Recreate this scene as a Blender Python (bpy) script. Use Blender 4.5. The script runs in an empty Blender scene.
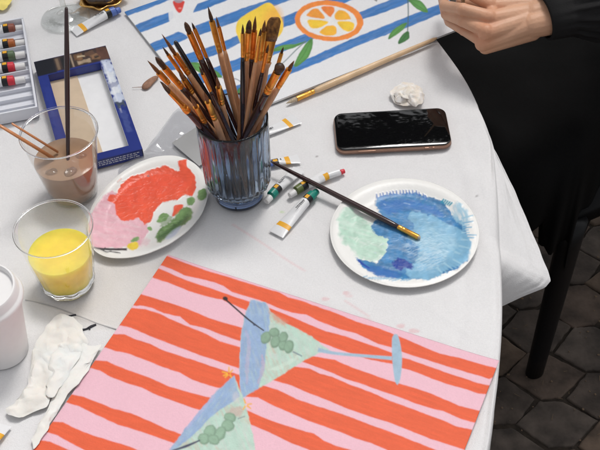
import bpy, math, random
import numpy as np
from mathutils import Vector, Matrix

# ------------------------------------------------------------------ camera, light, exposure
TABLE = 0.74                      # table top height; all builders work in mm above the table top
F, PITCH, ROLL, CAMH = 1102.08, 0.81604, -0.051236, 967.2
FW = np.array([0, math.cos(PITCH), -math.sin(PITCH)])
_rt = np.array([1.0, 0, 0]); _up = np.cross(_rt, FW)
RT = math.cos(ROLL)*_rt + math.sin(ROLL)*_up
UP = -math.sin(ROLL)*_rt + math.cos(ROLL)*_up
S = bpy.context.scene
cd = bpy.data.cameras.new("camera"); cam = bpy.data.objects.new("camera", cd); S.collection.objects.link(cam)
cd.sensor_width = 36; cd.lens = F/600*36; cd.clip_start = 0.05; cd.clip_end = 500
cam.matrix_world = Matrix(((RT[0], UP[0], -FW[0], 0), (RT[1], UP[1], -FW[1], 0), (RT[2], UP[2], -FW[2], CAMH/1000+TABLE), (0, 0, 0, 1)))
S.camera = cam
W = bpy.data.worlds.new("World"); S.world = W; W.use_nodes = True
nt = W.node_tree; bg = nt.nodes["Background"]
sky = nt.nodes.new("ShaderNodeTexSky"); sky.sky_type = 'NISHITA'; sky.sun_disc = False
SUN_EL, SUN_AZ = math.radians(63), math.radians(26)      # azimuth clockwise from +Y
sky.sun_elevation = SUN_EL; sky.sun_rotation = SUN_AZ; sky.dust_density = 4.0; sky.air_density = 1.0
hs = nt.nodes.new("ShaderNodeHueSaturation"); hs.inputs["Saturation"].default_value = 0.11   # cloud-covered, nearly white daylight
nt.links.new(sky.outputs[0], hs.inputs["Color"]); nt.links.new(hs.outputs[0], bg.inputs[0])
bg.inputs[1].default_value = 0.135
sl = bpy.data.lights.new("sun", 'SUN'); sl.energy = 1.35; sl.angle = math.radians(14); sl.color = (1, .97, .93)
so = bpy.data.objects.new("sun", sl); S.collection.objects.link(so)
sd = Vector((math.sin(SUN_AZ)*math.cos(SUN_EL), math.cos(SUN_AZ)*math.cos(SUN_EL), math.sin(SUN_EL)))
so.rotation_euler = sd.to_track_quat('Z', 'Y').to_euler(); so.location = (0, 0, 6)
S.view_settings.view_transform = 'Standard'; S.view_settings.look = 'None'
S.view_settings.exposure = 0.15; S.view_settings.gamma = 1
EXPO = 1.04                        # photo value / albedo on the table top
if S.render.engine != 'CYCLES': S.render.engine = 'CYCLES'
S.cycles.transparent_max_bounces = 16; S.cycles.max_bounces = 10; S.cycles.transmission_bounces = 10

# ------------------------------------------------------------------ helpers
def lin(c):
    c = np.asarray(c, float)/255
    return np.where(c <= .04045, c/12.92, ((c+.055)/1.055)**2.4)
def col(*c): return np.clip(lin(c)/EXPO, 0, .93)
def un(u, v, z=0.0):
    d = FW + ((u-300)/F)*RT - ((v-225)/F)*UP
    return np.array([0, 0, CAMH]) + (z-CAMH)/d[2]*d
def proj(P):
    d = np.asarray(P, float) - np.array([0, 0, CAMH]); z = d@FW
    return 300+F*(d@RT)/z, 225-F*(d@UP)/z
def vnoise(x, y, s, seed=0):
    x = np.asarray(x, float)/s; y = np.asarray(y, float)/s
    xi = np.floor(x).astype(np.int64); yi = np.floor(y).astype(np.int64); fx = x-xi; fy = y-yi
    fx = fx*fx*(3-2*fx); fy = fy*fy*(3-2*fy)
    def h(a, b):
        n = (a*374761393 + b*668265263 + seed*1442695041) & 0xffffffff
        n = ((n ^ (n >> 13))*1274126177) & 0xffffffff
        return ((n ^ (n >> 16)) & 0xffff)/65535.0
    return (h(xi, yi)*(1-fx)+h(xi+1, yi)*fx)*(1-fy)+(h(xi, yi+1)*(1-fx)+h(xi+1, yi+1)*fx)*fy
def fbm(x, y, s, seed=0, o=4):
    r = 0; a = 1; t = 0
    for k in range(o):
        r = r+a*vnoise(x, y, s/2**k, seed+k*17); t += a; a *= .5
    return r/t
def cat(p, n=6, closed=True):
    p = np.asarray(p, float); m = len(p); out = []
    for i in range(m if closed else m-1):
        if closed: a, b, c, d = p[(i-1) % m], p[i], p[(i+1) % m], p[(i+2) % m]
        else: a, b, c, d = p[max(i-1, 0)], p[i], p[i+1], p[min(i+2, m-1)]
        for k in range(n):
            t = k/n
            out.append(.5*((2*b)+(-a+c)*t+(2*a-5*b+4*c-d)*t*t+(-a+3*b-3*c+d)*t**3))
    if not closed: out.append(p[-1])
    return np.array(out)
def coverage(poly, U, V, w):
    poly = np.asarray(poly, float)
    ins = np.zeros(U.shape, bool); dist = np.full(U.shape, 1e9)
    n = len(poly)
    for i in range(n):
        x1, y1 = poly[i]; x2, y2 = poly[(i+1) % n]
        if y1 != y2:
            c = ((y1 > V) != (y2 > V)) & (U < (x2-x1)*(V-y1)/(y2-y1)+x1); ins ^= c
        dx, dy = x2-x1, y2-y1; L = dx*dx+dy*dy+1e-12
        t = np.clip(((U-x1)*dx+(V-y1)*dy)/L, 0, 1)
        dist = np.minimum(dist, (U-x1-t*dx)**2+(V-y1-t*dy)**2)
    return np.clip(.5+np.where(ins, 1, -1)*np.sqrt(dist)/w, 0, 1)
def paint(cols, U, V, layers):
    for L in layers:
        p = np.asarray(L['p'], float)
        if L.get('s'): p = cat(p, 5)
        wob = L.get('wob', 0.0); w = L.get('w', 1.2)
        m = (U > p[:, 0].min()-3-wob) & (U < p[:, 0].max()+3+wob) & (V > p[:, 1].min()-3-wob) & (V < p[:, 1].max()+3+wob)
        if not m.any(): continue
        u, v = U[m], V[m]; ws = L.get('ws', 3.0); sd_ = L.get('seed', 1)
        if wob: uu = u+wob*2*(fbm(u, v, ws, sd_, 2)-.5); vv = v+wob*2*(fbm(u, v, ws, sd_+50, 2)-.5)
        else: uu, vv = u, v
        a = coverage(p, uu, vv, w)*L.get('a', 1.0)
        st = L.get('st', 0.0)
        if st:
            ang = L.get('ang', 0.3); ca, sa = math.cos(ang), math.sin(ang)
            a = a*np.clip(1-st*2*np.clip(fbm((u*ca+v*sa)/5, -u*sa+v*ca, L.get('ss', 1.8), sd_+9, 3)-.38, 0, 1), 0, 1)
        c = np.asarray(L['c'], float)[None, :]
        mt = L.get('mt', .05)
        if 'ba' in L:
            ca, sa = math.cos(L['ba']), math.sin(L['ba']); uu_, vv_ = (u*ca+v*sa)/9, (-u*sa+v*ca)
            c = c*(1+mt*2*(fbm(uu_, vv_, L.get('bs', 2.2), sd_+3, 3)-.5)+mt*.8*(fbm(u, v, 14, sd_+5, 2)-.5))[:, None]
        else: c = c*(1+mt*2*(fbm(u, v, 5, sd_+3, 3)-.5))[:, None]
        cols[m] = cols[m]*(1-a[:, None])+c*a[:, None]
    return cols
def stroke(pts, r, **k):
    """closed outline round a polyline, r = half widths"""
    p = cat(pts, 5, False) if len(pts) > 2 else np.array(pts, float)
    r = np.interp(np.linspace(0, 1, len(p)), np.linspace(0, 1, len(np.atleast_1d(r))), np.atleast_1d(r))
    t = np.gradient(p, axis=0); t /= np.linalg.norm(t, axis=1)[:, None]+1e-9
    n = np.c_[-t[:, 1], t[:, 0]]
    return dict(p=np.vstack([p+n*r[:, None], (p-n*r[:, None])[::-1]]), **k)
def ell(cx, cy, rx, ry, a=0, n=28, **k):
    t = np.linspace(0, 2*np.pi, n, endpoint=False); x, y = rx*np.cos(t), ry*np.sin(t)
    return dict(p=np.c_[cx+x*math.cos(a)-y*math.sin(a), cy+x*math.sin(a)+y*math.cos(a)], **k)

class MB:
    def __init__(s): s.v = []; s.f = []; s.m = []; s.mi = 0
    def add(s, vs, fs, mi=None):
        b = len(s.v); s.v.extend([tuple(map(float, v)) for v in vs]); s.f.extend([tuple(b+i for i in f) for f in fs])
        s.m.extend([s.mi if mi is None else mi]*len(fs)); return s
    def box(s, x0, x1, y0, y1, z0, z1, b=0.0, mi=None):
        if b <= 0:
            return s.add([(x, y, z) for z in (z0, z1) for y in (y0, y1) for x in (x0, x1)],
                  [(0, 2, 3, 1), (4, 5, 7, 6), (0, 1, 5, 4), (2, 6, 7, 3), (0, 4, 6, 2), (1, 3, 7, 5)], mi)
        return s.rbox(x0, x1, y0, y1, z0, z1, b*1.5, b, mi)
    def rbox(s, x0, x1, y0, y1, z0, z1, cr, b, mi=None, n=6):
        cx, cy = (x0+x1)/2, (y0+y1)/2
        def ring(ins, z):
            o = []
            for (sx, sy, a0) in ((1, 1, 0), (-1, 1, 90), (-1, -1, 180), (1, -1, 270)):
                for k in range(n+1):
                    a = math.radians(a0+90*k/n); r = max(cr-ins, .01)
                    o.append((cx+sx*((x1-x0)/2-cr)+r*math.cos(a), cy+sy*((y1-y0)/2-cr)+r*math.sin(a), z))
            return o
        rings = [ring(b, z0), ring(b*.3, z0+b*.3), ring(0, z0+b), ring(0, z1-b), ring(b*.3, z1-b*.3), ring(b, z1)]
        return s.loft(rings, True, True, mi)
    def loft(s, rings, c0=True, c1=True, mi=None, mis=None):
        n = len(rings[0]); vs = [p for r in rings for p in r]; b = len(s.v)
        s.v.extend([tuple(map(float, v)) for v in vs])
        for k in range(len(rings)-1):
            for i in range(n):
                j = (i+1) % n
                s.f.append((b+k*n+i, b+k*n+j, b+(k+1)*n+j, b+(k+1)*n+i)); s.m.append(mis[k] if mis else (s.mi if mi is None else mi))
        if c0: s.f.append(tuple(b+i for i in reversed(range(n)))); s.m.append(mis[0] if mis else (s.mi if mi is None else mi))
        if c1: s.f.append(tuple(b+(len(rings)-1)*n+i for i in range(n))); s.m.append(mis[-1] if mis else (s.mi if mi is None else mi))
        return s
    def lathe(s, prof, n=48, c=(0, 0), c0=False, c1=False, mod=None, mi=None):
        rings = []
        for q, (r, z) in enumerate(prof):
            rings.append([(c[0]+r*(1 if not mod else mod(q, 2*math.pi*i/n))*math.cos(2*math.pi*i/n),
                           c[1]+r*(1 if not mod else mod(q, 2*math.pi*i/n))*math.sin(2*math.pi*i/n), z) for i in range(n)])
        return s.loft(rings, c0, c1, mi)
    def tube(s, path, radii, n=12, mi=None, mis=None, flat=1.0, up=(0, 0, 1), caps=True):
        path = [Vector(p) for p in path]; m = len(path)
        if not hasattr(radii, '__len__'): radii = [radii]*m
        rings = []; upv = Vector(up)
        for i in range(m):
            t = (path[min(i+1, m-1)]-path[max(i-1, 0)]).normalized()
            a = t.cross(upv)
            if a.length < 1e-3: a = t.cross(Vector((1, 0, 0)))
            a.normalize(); b = a.cross(t).normalized(); r = radii[i]
            rings.append([path[i]+a*math.cos(q)*r+b*math.sin(q)*r*flat for q in [2*math.pi*k/n for k in range(n)]])
        return s.loft(rings, caps, caps, mi, mis)
    def ball(s, c, r, n=10, m=14, mi=None):
        r = r if hasattr(r, '__len__') else (r, r, r)
        rings = [[(c[0]+r[0]*math.sin(math.pi*k/n)*math.cos(2*math.pi*i/m), c[1]+r[1]*math.sin(math.pi*k/n)*math.sin(2*math.pi*i/m), c[2]-r[2]*math.cos(math.pi*k/n)) for i in range(m)] for k in range(1, n)]
        return s.loft(rings, True, True, mi)
    def capsule(s, a, b, ra, rb, n=16):
        a = Vector(a); b = Vector(b); d = (b-a).normalized()
        P = []; R = []
        for k in range(0, 5):
            t = math.pi/2*k/5+.12; P.append(a-d*ra*math.cos(t)); R.append(ra*math.sin(t))
        P.append(a); R.append(ra)
        P.append(b); R.append(rb)
        for k in range(1, 6):
            t = math.pi/2*k/5-.12; P.append(b+d*rb*math.sin(t)); R.append(rb*math.cos(t))
        return s.tube(P, R, n)
    def prism(s, pts, z0, z1, mi=None):
        n = len(pts); return s.loft([[(p[0], p[1], z0) for p in pts], [(p[0], p[1], z1) for p in pts]], True, True, mi)

def link(o): S.collection.objects.link(o); return o
def mesh_obj(name, mb, mats, parent=None, smooth=True, loc=None, fix=True):
    me = bpy.data.meshes.new(name)
    V = np.array(mb.v)*.001
    if parent is None and loc is not None: V = V-np.array(loc)*.001
    me.from_pydata(V.tolist(), [], mb.f)
    mats = mats if isinstance(mats, (list, tuple)) else [mats]
    for m in mats: me.materials.append(m)
    me.polygons.foreach_set('material_index', mb.m)
    me.polygons.foreach_set('use_smooth', [bool(smooth)]*len(mb.f))
    if fix:
        import bmesh
        b = bmesh.new(); b.from_mesh(me); bmesh.ops.recalc_face_normals(b, faces=b.faces); b.to_mesh(me); b.free()
    if smooth and smooth is not True:
        me.set_sharp_from_angle(angle=math.radians(smooth))
    me.update()
    o = link(bpy.data.objects.new(name, me)); o.parent = parent
    if parent is None and loc is not None: o.location = (loc[0]/1000, loc[1]/1000, loc[2]/1000+TABLE)
    return o
def tag(o, label, catg, group=None):
    o['label'] = label; o['category'] = catg
    if group: o['group'] = group
    return o
def thing(name, label, catg, loc, group=None, rz=0.0):
    o = link(bpy.data.objects.new(name, None)); o.location = (loc[0]/1000, loc[1]/1000, loc[2]/1000+TABLE); o.rotation_euler = (0, 0, rz)
    o.empty_display_size = .02
    return tag(o, label, catg, group)
def grid_obj(name, P, faces, cols, mat, parent=None, loc=None):
    """numpy vertex grid with painted colours"""
    me = bpy.data.meshes.new(name); V = np.array(P, float)
    if loc is not None: V = V-np.array(loc)
    V = V*.001
    me.vertices.add(len(V)); me.vertices.foreach_set('co', V.ravel())
    faces = np.asarray(faces); nf = len(faces)
    me.loops.add(nf*4); me.loops.foreach_set('vertex_index', faces.ravel().astype(np.int32))
    me.polygons.add(nf); me.polygons.foreach_set('loop_start', (np.arange(nf)*4).astype(np.int32))
    me.polygons.foreach_set('loop_total', np.full(nf, 4, np.int32))
    me.update(calc_edges=True)
    me.polygons.foreach_set('use_smooth', np.ones(nf, bool))
    if cols is not None:
        at = me.color_attributes.new('paint', 'FLOAT_COLOR', 'POINT')
        at.data.foreach_set('color', np.c_[cols, np.ones(len(cols))].ravel().astype(np.float32))
    me.materials.append(mat); me.validate(); me.update()
    o = link(bpy.data.objects.new(name, me)); o.parent = parent
    if parent is None and loc is not None: o.location = (loc[0]/1000, loc[1]/1000, loc[2]/1000+TABLE)
    return o
def quads(nu, nv, wrap=False):
    i, j = np.meshgrid(np.arange(nu if wrap else nu-1), np.arange(nv-1), indexing='ij')
    i2 = (i+1) % nu
    return np.stack([i*nv+j, i2*nv+j, i2*nv+j+1, i*nv+j+1], -1).reshape(-1, 4)

# ------------------------------------------------------------------ materials
MATS = {}
def mat(name, c=(.5, .5, .5), rough=.5, metal=0.0, var=0.0, vscale=60, bump=0.0, bscale=300, trans=0.0, ior=1.45, coat=0.0, spec=.5, attr=None, sss=0.0, stretch=(1, 1, 1), var2=None):
    m = bpy.data.materials.new(name); m.use_nodes = True; n = m.node_tree; p = n.nodes['Principled BSDF']; MATS[name] = m
    p.inputs['Base Color'].default_value = (*[float(x) for x in c], 1); p.inputs['Roughness'].default_value = rough; p.inputs['Metallic'].default_value = metal
    p.inputs['Transmission Weight'].default_value = trans; p.inputs['IOR'].default_value = ior; p.inputs['Coat Weight'].default_value = coat
    p.inputs['Specular IOR Level'].default_value = spec
    if sss: p.inputs['Subsurface Weight'].default_value = sss; p.inputs['Subsurface Radius'].default_value = (.006, .003, .002); p.inputs['Subsurface Scale'].default_value = 1.0
    tc = n.nodes.new('ShaderNodeTexCoord'); mp = n.nodes.new('ShaderNodeMapping'); mp.inputs['Scale'].default_value = stretch
    n.links.new(tc.outputs['Object'], mp.inputs['Vector'])
    src = None
    if attr:
        a = n.nodes.new('ShaderNodeAttribute'); a.attribute_name = attr; src = a.outputs['Color']
    if var:
        nz = n.nodes.new('ShaderNodeTexNoise'); nz.inputs['Scale'].default_value = vscale; nz.inputs['Detail'].default_value = 5
        n.links.new(mp.outputs[0], nz.inputs['Vector'])
        mx = n.nodes.new('ShaderNodeMix'); mx.data_type = 'RGBA'; mx.blend_type = 'MIX'
        rmp = n.nodes.new('ShaderNodeMapRange'); rmp.inputs['From Min'].default_value = .3; rmp.inputs['From Max'].default_value = .7
        n.links.new(nz.outputs['Fac'], rmp.inputs['Value']); n.links.new(rmp.outputs[0], mx.inputs['Factor'])
        if src is not None:
            mul = n.nodes.new('ShaderNodeVectorMath'); mul.operation = 'SCALE'; n.links.new(src, mul.inputs[0]); mul.inputs['Scale'].default_value = 1-var
            n.links.new(mul.outputs[0], mx.inputs['A']); n.links.new(src, mx.inputs['B'])
        else:
            c2 = var2 if var2 is not None else [min(1, x*(1+var)) for x in c]
            mx.inputs['A'].default_value = (*[float(x*(1-var)) for x in c], 1); mx.inputs['B'].default_value = (*[float(x) for x in c2], 1)
        src = mx.outputs['Result']
    if src is not None: n.links.new(src, p.inputs['Base Color'])
    if bump:
        nb = n.nodes.new('ShaderNodeTexNoise'); nb.inputs['Scale'].default_value = bscale; nb.inputs['Detail'].default_value = 4
        n.links.new(mp.outputs[0], nb.inputs['Vector'])
        bp = n.nodes.new('ShaderNodeBump'); bp.inputs['Strength'].default_value = bump; bp.inputs['Distance'].default_value = .001
        n.links.new(nb.outputs['Fac'], bp.inputs['Height']); n.links.new(bp.outputs[0], p.inputs['Normal'])
    return m
def clear_shell(name, tint=(1, 1, 1), gloss_rough=.03, ior=1.45, haze=0.0):
    """thin clear wall: see-through with fresnel reflections"""
    m = bpy.data.materials.new(name); m.use_nodes = True; n = m.node_tree; n.nodes.clear()
    out = n.nodes.new('ShaderNodeOutputMaterial'); t = n.nodes.new('ShaderNodeBsdfTransparent'); t.inputs[0].default_value = (*tint, 1)
    g = n.nodes.new('ShaderNodeBsdfGlossy'); g.inputs['Roughness'].default_value = gloss_rough; g.inputs[0].default_value = (1, 1, 1, 1)
    lw = n.nodes.new('ShaderNodeLayerWeight'); pw = n.nodes.new('ShaderNodeMath'); pw.operation = 'POWER'; pw.inputs[1].default_value = 4.0
    fr = n.nodes.new('ShaderNodeMath'); fr.operation = 'MULTIPLY_ADD'; fr.inputs[1].default_value = .75; fr.inputs[2].default_value = ((ior-1)/(ior+1))**2*1.3
    n.links.new(lw.outputs['Facing'], pw.inputs[0]); n.links.new(pw.outputs[0], fr.inputs[0])
    mx = n.nodes.new('ShaderNodeMixShader'); n.links.new(fr.outputs[0], mx.inputs[0]); n.links.new(t.outputs[0], mx.inputs[1]); n.links.new(g.outputs[0], mx.inputs[2])
    last = mx
    if haze:
        d = n.nodes.new('ShaderNodeBsdfDiffuse'); d.inputs[0].default_value = (.85, .85, .85, 1)
        m2 = n.nodes.new('ShaderNodeMixShader'); m2.inputs[0].default_value = haze
        n.links.new(last.outputs[0], m2.inputs[1]); n.links.new(d.outputs[0], m2.inputs[2]); last = m2
    n.links.new(last.outputs[0], out.inputs[0]); MATS[name] = m; return m

M = MATS
mat('cloth', rough=.9, attr='paint', bump=.5, bscale=900, spec=.2, var=.06, vscale=420)
mat('paint_paper', rough=.62, attr='paint', var=.05, vscale=450, bump=.3, bscale=700, spec=.35)
mat('paint_gloss', rough=.38, attr='paint', bump=.22, bscale=160, spec=.5)
mat('board_side', (.7, .69, .66), .8)
mat('gold', (.72, .42, .13), .28, 1.0, var=.15, bump=.15, bscale=200)
mat('ferrule_gold', (.92, .43, .085), .3, .95, var=.2, vscale=120)
mat('ferrule_copper', (.88, .34, .06), .3, .9, var=.2, vscale=120)
mat('wood_tan', col(206, 156, 116), .5, var=.18, vscale=40, stretch=(8, 8, 1), coat=.2)
mat('wood_pale', col(222, 188, 148), .5, var=.12, vscale=40, coat=.2)
mat('wood_orange', col(196, 128, 80), .45, var=.15, vscale=40, coat=.3)
mat('maroon_lacquer', (.030, .010, .010), .16, coat=.6)
mat('black_lacquer', (.006, .008, .014), .2, coat=.5)
mat('bristle_dark', (.03, .013, .007), .42, var=.4, var2=(.11, .045, .016), vscale=260, bump=.3, bscale=1500)
mat('bristle_brown', (.17, .062, .018), .4, var=.5, vscale=700, bump=.35, bscale=1500); mat('bristle_flat', (.10, .04, .012), .38, var=.2, var2=(.34, .15, .035), vscale=240, bump=.3, bscale=1500)
mat('bristle_beige', (.5, .4, .28), .6, var=.3, vscale=500, bump=.6, bscale=900)
mat('phone_glass', (.004, .004, .0045), .045, ior=1.5, spec=.5)
mat('phone_frame', col(160, 126, 108), .3, .75, var=.1)
mat('phone_case', col(128, 98, 84), .4)
mat('white_plastic', (.74, .74, .77), .35, var=.03, vscale=30)
mat('tray_plastic', (.70, .71, .76), .3)
mat('cap_white', (.72, .71, .70), .4, bump=.1)
mat('tube_white', (.72, .72, .73), .3, bump=.5, bscale=110, coat=.2)
mat('tube_yellow', col(232, 170, 45), .4)
mat('tube_black', (.01, .01, .012), .35)
mat('tube_teal', col(18, 128, 112), .35); mat('tube_olive', col(96, 108, 62), .35)
mat('tube_blue', col(92, 118, 188), .35); mat('tube_red', col(212, 52, 66), .35); mat('tube_brown', col(140, 78, 62), .35)
mat('tube_orange', col(176, 98, 48), .35); mat('tube_green', col(90, 110, 80), .35)
mat('card_blue', col(30, 48, 128), .35, var=.15, vscale=80, coat=.3)
mat('card_dark', col(26, 28, 60), .4)
mat('card_print', rough=.33, attr='paint', var=.06, vscale=150, coat=.3)
mat('card_beige', col(206, 184, 158), .85, var=.04, vscale=100)
mat('card_white', (.76, .76, .77), .75, var=.03)
mat('print_white', (.7, .72, .8), .5)
mat('ink', (.02, .02, .03), .7); mat('seam_thread', (.46, .45, .45), .9)
mat('steel', (.62, .62, .63), .33, .9, var=.06, vscale=20)
mat('napkin', (.78, .74, .68), .9, var=.02, var2=(.80, .79, .77), vscale=22, bump=.5, bscale=160, sss=.2)
mat('tissue', (.84, .74, .62), .9, var=.1, var2=(.84, .81, .79), vscale=110, bump=.4, bscale=500, sss=.15)
mat('yellow_paper', col(232, 214, 120), .8, var=.2, vscale=30)
mat('cup_paper', (.79, .77, .765), .55, var=.02)
mat('cup_lid', (.80, .785, .78), .4)
mat('juice', (.90, .68, .12), .12, var=.08, vscale=60, sss=.8, ior=1.33); MATS['juice'].node_tree.nodes['Principled BSDF'].inputs['Subsurface Radius'].default_value = (.03, .022, .006)
mat('brown_drink', col(164, 132, 106), .1, var=.1, vscale=40, ior=1.33)
mat('ice', (.95, .97, 1), .08, trans=1.0, ior=1.31, bump=.5, bscale=120)
mat('glass', (.97, .98, .98), .0, trans=1.0, ior=1.45)
mat('dark_glass', (.10, .14, .24), .06, trans=1.0, ior=1.45); mat('smoke_glass', (.36, .45, .58), .05, trans=1.0, ior=1.45)
clear_shell('clear_wall', (.975, .98, .975), .02, 1.5)
clear_shell('stem_glass', (.93, .94, .935), .02, 2.1)
clear_shell('plastic_wall', (.95, .955, .95), .06, 1.5, .05)
clear_shell('film', (.74, .75, .78), .06, 1.7, .2)
mat('skin', rough=.48, attr='paint', var=.12, vscale=45, bump=.45, bscale=260, sss=.12)
mat('hair', (.02, .012, .008), .5, bump=.6, bscale=120, stretch=(6, 6, 1))
mat('black_cloth', (.019, .0185, .019), .85, var=.3, vscale=14, bump=.5, bscale=600, spec=.12)
mat('black_skirt', (.005, .0049, .005), .85, var=.3, vscale=8, bump=.5, bscale=500, spec=.1)
mat('chair_black', (.006, .006, .007), .42, spec=.3)
mat('paver', (.085, .066, .055), .85, var=.5, vscale=22, bump=1.0, bscale=140)
mat('joint', (.036, .027, .02), .95, var=.5, vscale=60, bump=1.0, bscale=200)
mat('soil', (.05, .042, .035), .95, var=.3, vscale=3)
mat('table_wood', (.25, .2, .15), .5, var=.2)
mat('leaf', (.035, .06, .015), .6, var=.5, vscale=1.5); mat('bark', (.06, .045, .035), .9, var=.4, vscale=12, bump=.8, bscale=30)
mat('dry_leaf', col(150, 112, 90), .7, var=.3, vscale=200)
mat('dark_resin', (.06, .045, .04), .12, var=.5, vscale=60, coat=.5)
mat('red_paint', col(225, 50, 60), .4)
mat('blue_stick', col(126, 140, 165), .4)
mat('grit', (.16, .11, .07), .9)

# ------------------------------------------------------------------ ground
def ground():
    mb = MB(); mb.add([(-40000, -40000, -752), (40000, -40000, -752), (40000, 40000, -752), (-40000, 40000, -752)], [(0, 1, 2, 3)])
    o = mesh_obj('ground', mb, M['soil'], smooth=False); o['kind'] = 'structure'; o.location.z = TABLE
    mb = MB(); mb.add([(-900, -300, -744.6), (2600, -300, -744.6), (2600, 4200, -744.6), (-900, 4200, -744.6)], [(0, 1, 2, 3)])
    o = mesh_obj('joint_sand', mb, M['joint'], smooth=False); o['kind'] = 'structure'; o.location.z = TABLE
    mb = MB(); rng = random.Random(4); a, b, h = 22, 75, 53
    tones = [mat('paver_%s' % n_, c_, .88, var=.5, vscale=24, bump=1.0, bscale=150) for n_, c_ in (('brown', (.098, .07, .054)), ('grey', (.09, .071, .059)), ('dark', (.072, .055, .045)), ('warm', (.112, .078, .056)))]
    for i in range(-12, 24):
        for j in range(-12, 38):
            cx = 444+i*(a+b); cy = 1138+h+j*2*h+(h if i % 2 else 0)
            if not (-850 < cx < 2550 and -250 < cy < 4150): continue
            g = 2.6; r = lambda: rng.uniform(-5.0, 5.0)
            hexp = [(-b, 0), (-a, -h), (a, -h), (b, 0), (a, h), (-a, h)]
            hexp = [(cx+x*(1-g/b)+r(), cy+y*(1-g/h)+r()) for x, y in hexp]
            # jitter the joints with in-between points
            pts = []
            for k in range(6):
                p, q = hexp[k], hexp[(k+1) % 6]
                for t in (0, .17, .33, .5, .66, .83): pts.append((p[0]+(q[0]-p[0])*t+rng.uniform(-1.3, 1.3), p[1]+(q[1]-p[1])*t+rng.uniform(-1.3, 1.3)))
            zt = -740+rng.uniform(-1.8, 1.8); mb.mi = rng.randrange(4)
            sh = lambda s_, z: [(cx+(x-cx)*s_, cy+(y-cy)*s_, z) for x, y in pts]
            mb.loft([sh(1, -750), sh(1, zt-3.5), sh(.985, zt-1.5), sh(.96, zt-.4), sh(.92, zt)], False, True)
    o = mesh_obj('pavement', mb, tones, smooth=False); o['kind'] = 'structure'; o.location.z = TABLE
    mb = MB()
    for _ in range(330):
        x, y = rng.uniform(250, 900), rng.uniform(900, 1900); s_ = rng.uniform(.8, 3.0)
        mb.ball((x, y, -739+s_*.3), (s_*rng.uniform(.6, 1.4), s_, s_*.5), 4, 6)
    for _ in range(60):
        x, y, a_ = rng.uniform(300, 800), rng.uniform(950, 1600), rng.uniform(0, 6.28); l_ = rng.uniform(4, 14)
        mb.tube([(x, y, -737.5), (x+l_*math.cos(a_), y+l_*math.sin(a_), -736.5)], [.7, .4], 5)
    o = mesh_obj('grit', mb, M['grit'], smooth=False); o['kind'] = 'stuff'; o.location.z = TABLE
    tag(o, 'tiny loose grit and crumbs on the dark pavers', 'grit')
ground()

# ------------------------------------------------------------------ tree behind (mirrored in the phone)
def tree():
    t = thing('shade_tree', 'leafy tree behind the table, seen only mirrored in the dark phone screen', 'tree', (300, 5200, -740))
    mb = MB(); mb.tube([(0, 0, 0), (60, 20, 1200), (-20, 40, 2400), (40, 0, 3600), (0, 0, 5200)], [190, 150, 130, 100, 40], 14)
    for k in range(9):
        a = k*2.4; z = 2300+k*280; mb.tube([(0, 0, z), (700*math.cos(a), 500*math.sin(a), z+500), (1500*math.cos(a), 900*math.sin(a), z+1100)], [60, 40, 12], 8)
    mesh_obj('trunk', mb, M['bark'], t)
    rng = np.random.default_rng(5); N = 19000
    cl = rng.normal(0, 1, (110, 3)); cl /= np.linalg.norm(cl, axis=1)[:, None]; cl *= rng.uniform(.2, 1, (110, 1))**.5
    c = cl[rng.integers(0, 110, N)]*np.array([3400, 900, 2100])+rng.normal(0, 1, (N, 3))*np.array([520, 420, 480])+np.array([0, -200, 4650])
    u = rng.normal(0, 1, (N, 3)); u /= np.linalg.norm(u, axis=1)[:, None]; w = np.cross(u, rng.normal(0, 1, (N, 3))); w /= np.linalg.norm(w, axis=1)[:, None]
    s_ = rng.uniform(70, 120, (N, 1))
    P = np.stack([c-u*s_, c+w*s_*.5, c+u*s_, c-w*s_*.5], 1).reshape(-1, 3)
    grid_obj('crown', P, np.arange(N*4).reshape(-1, 4), None, M['leaf'], t)
tree()

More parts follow.
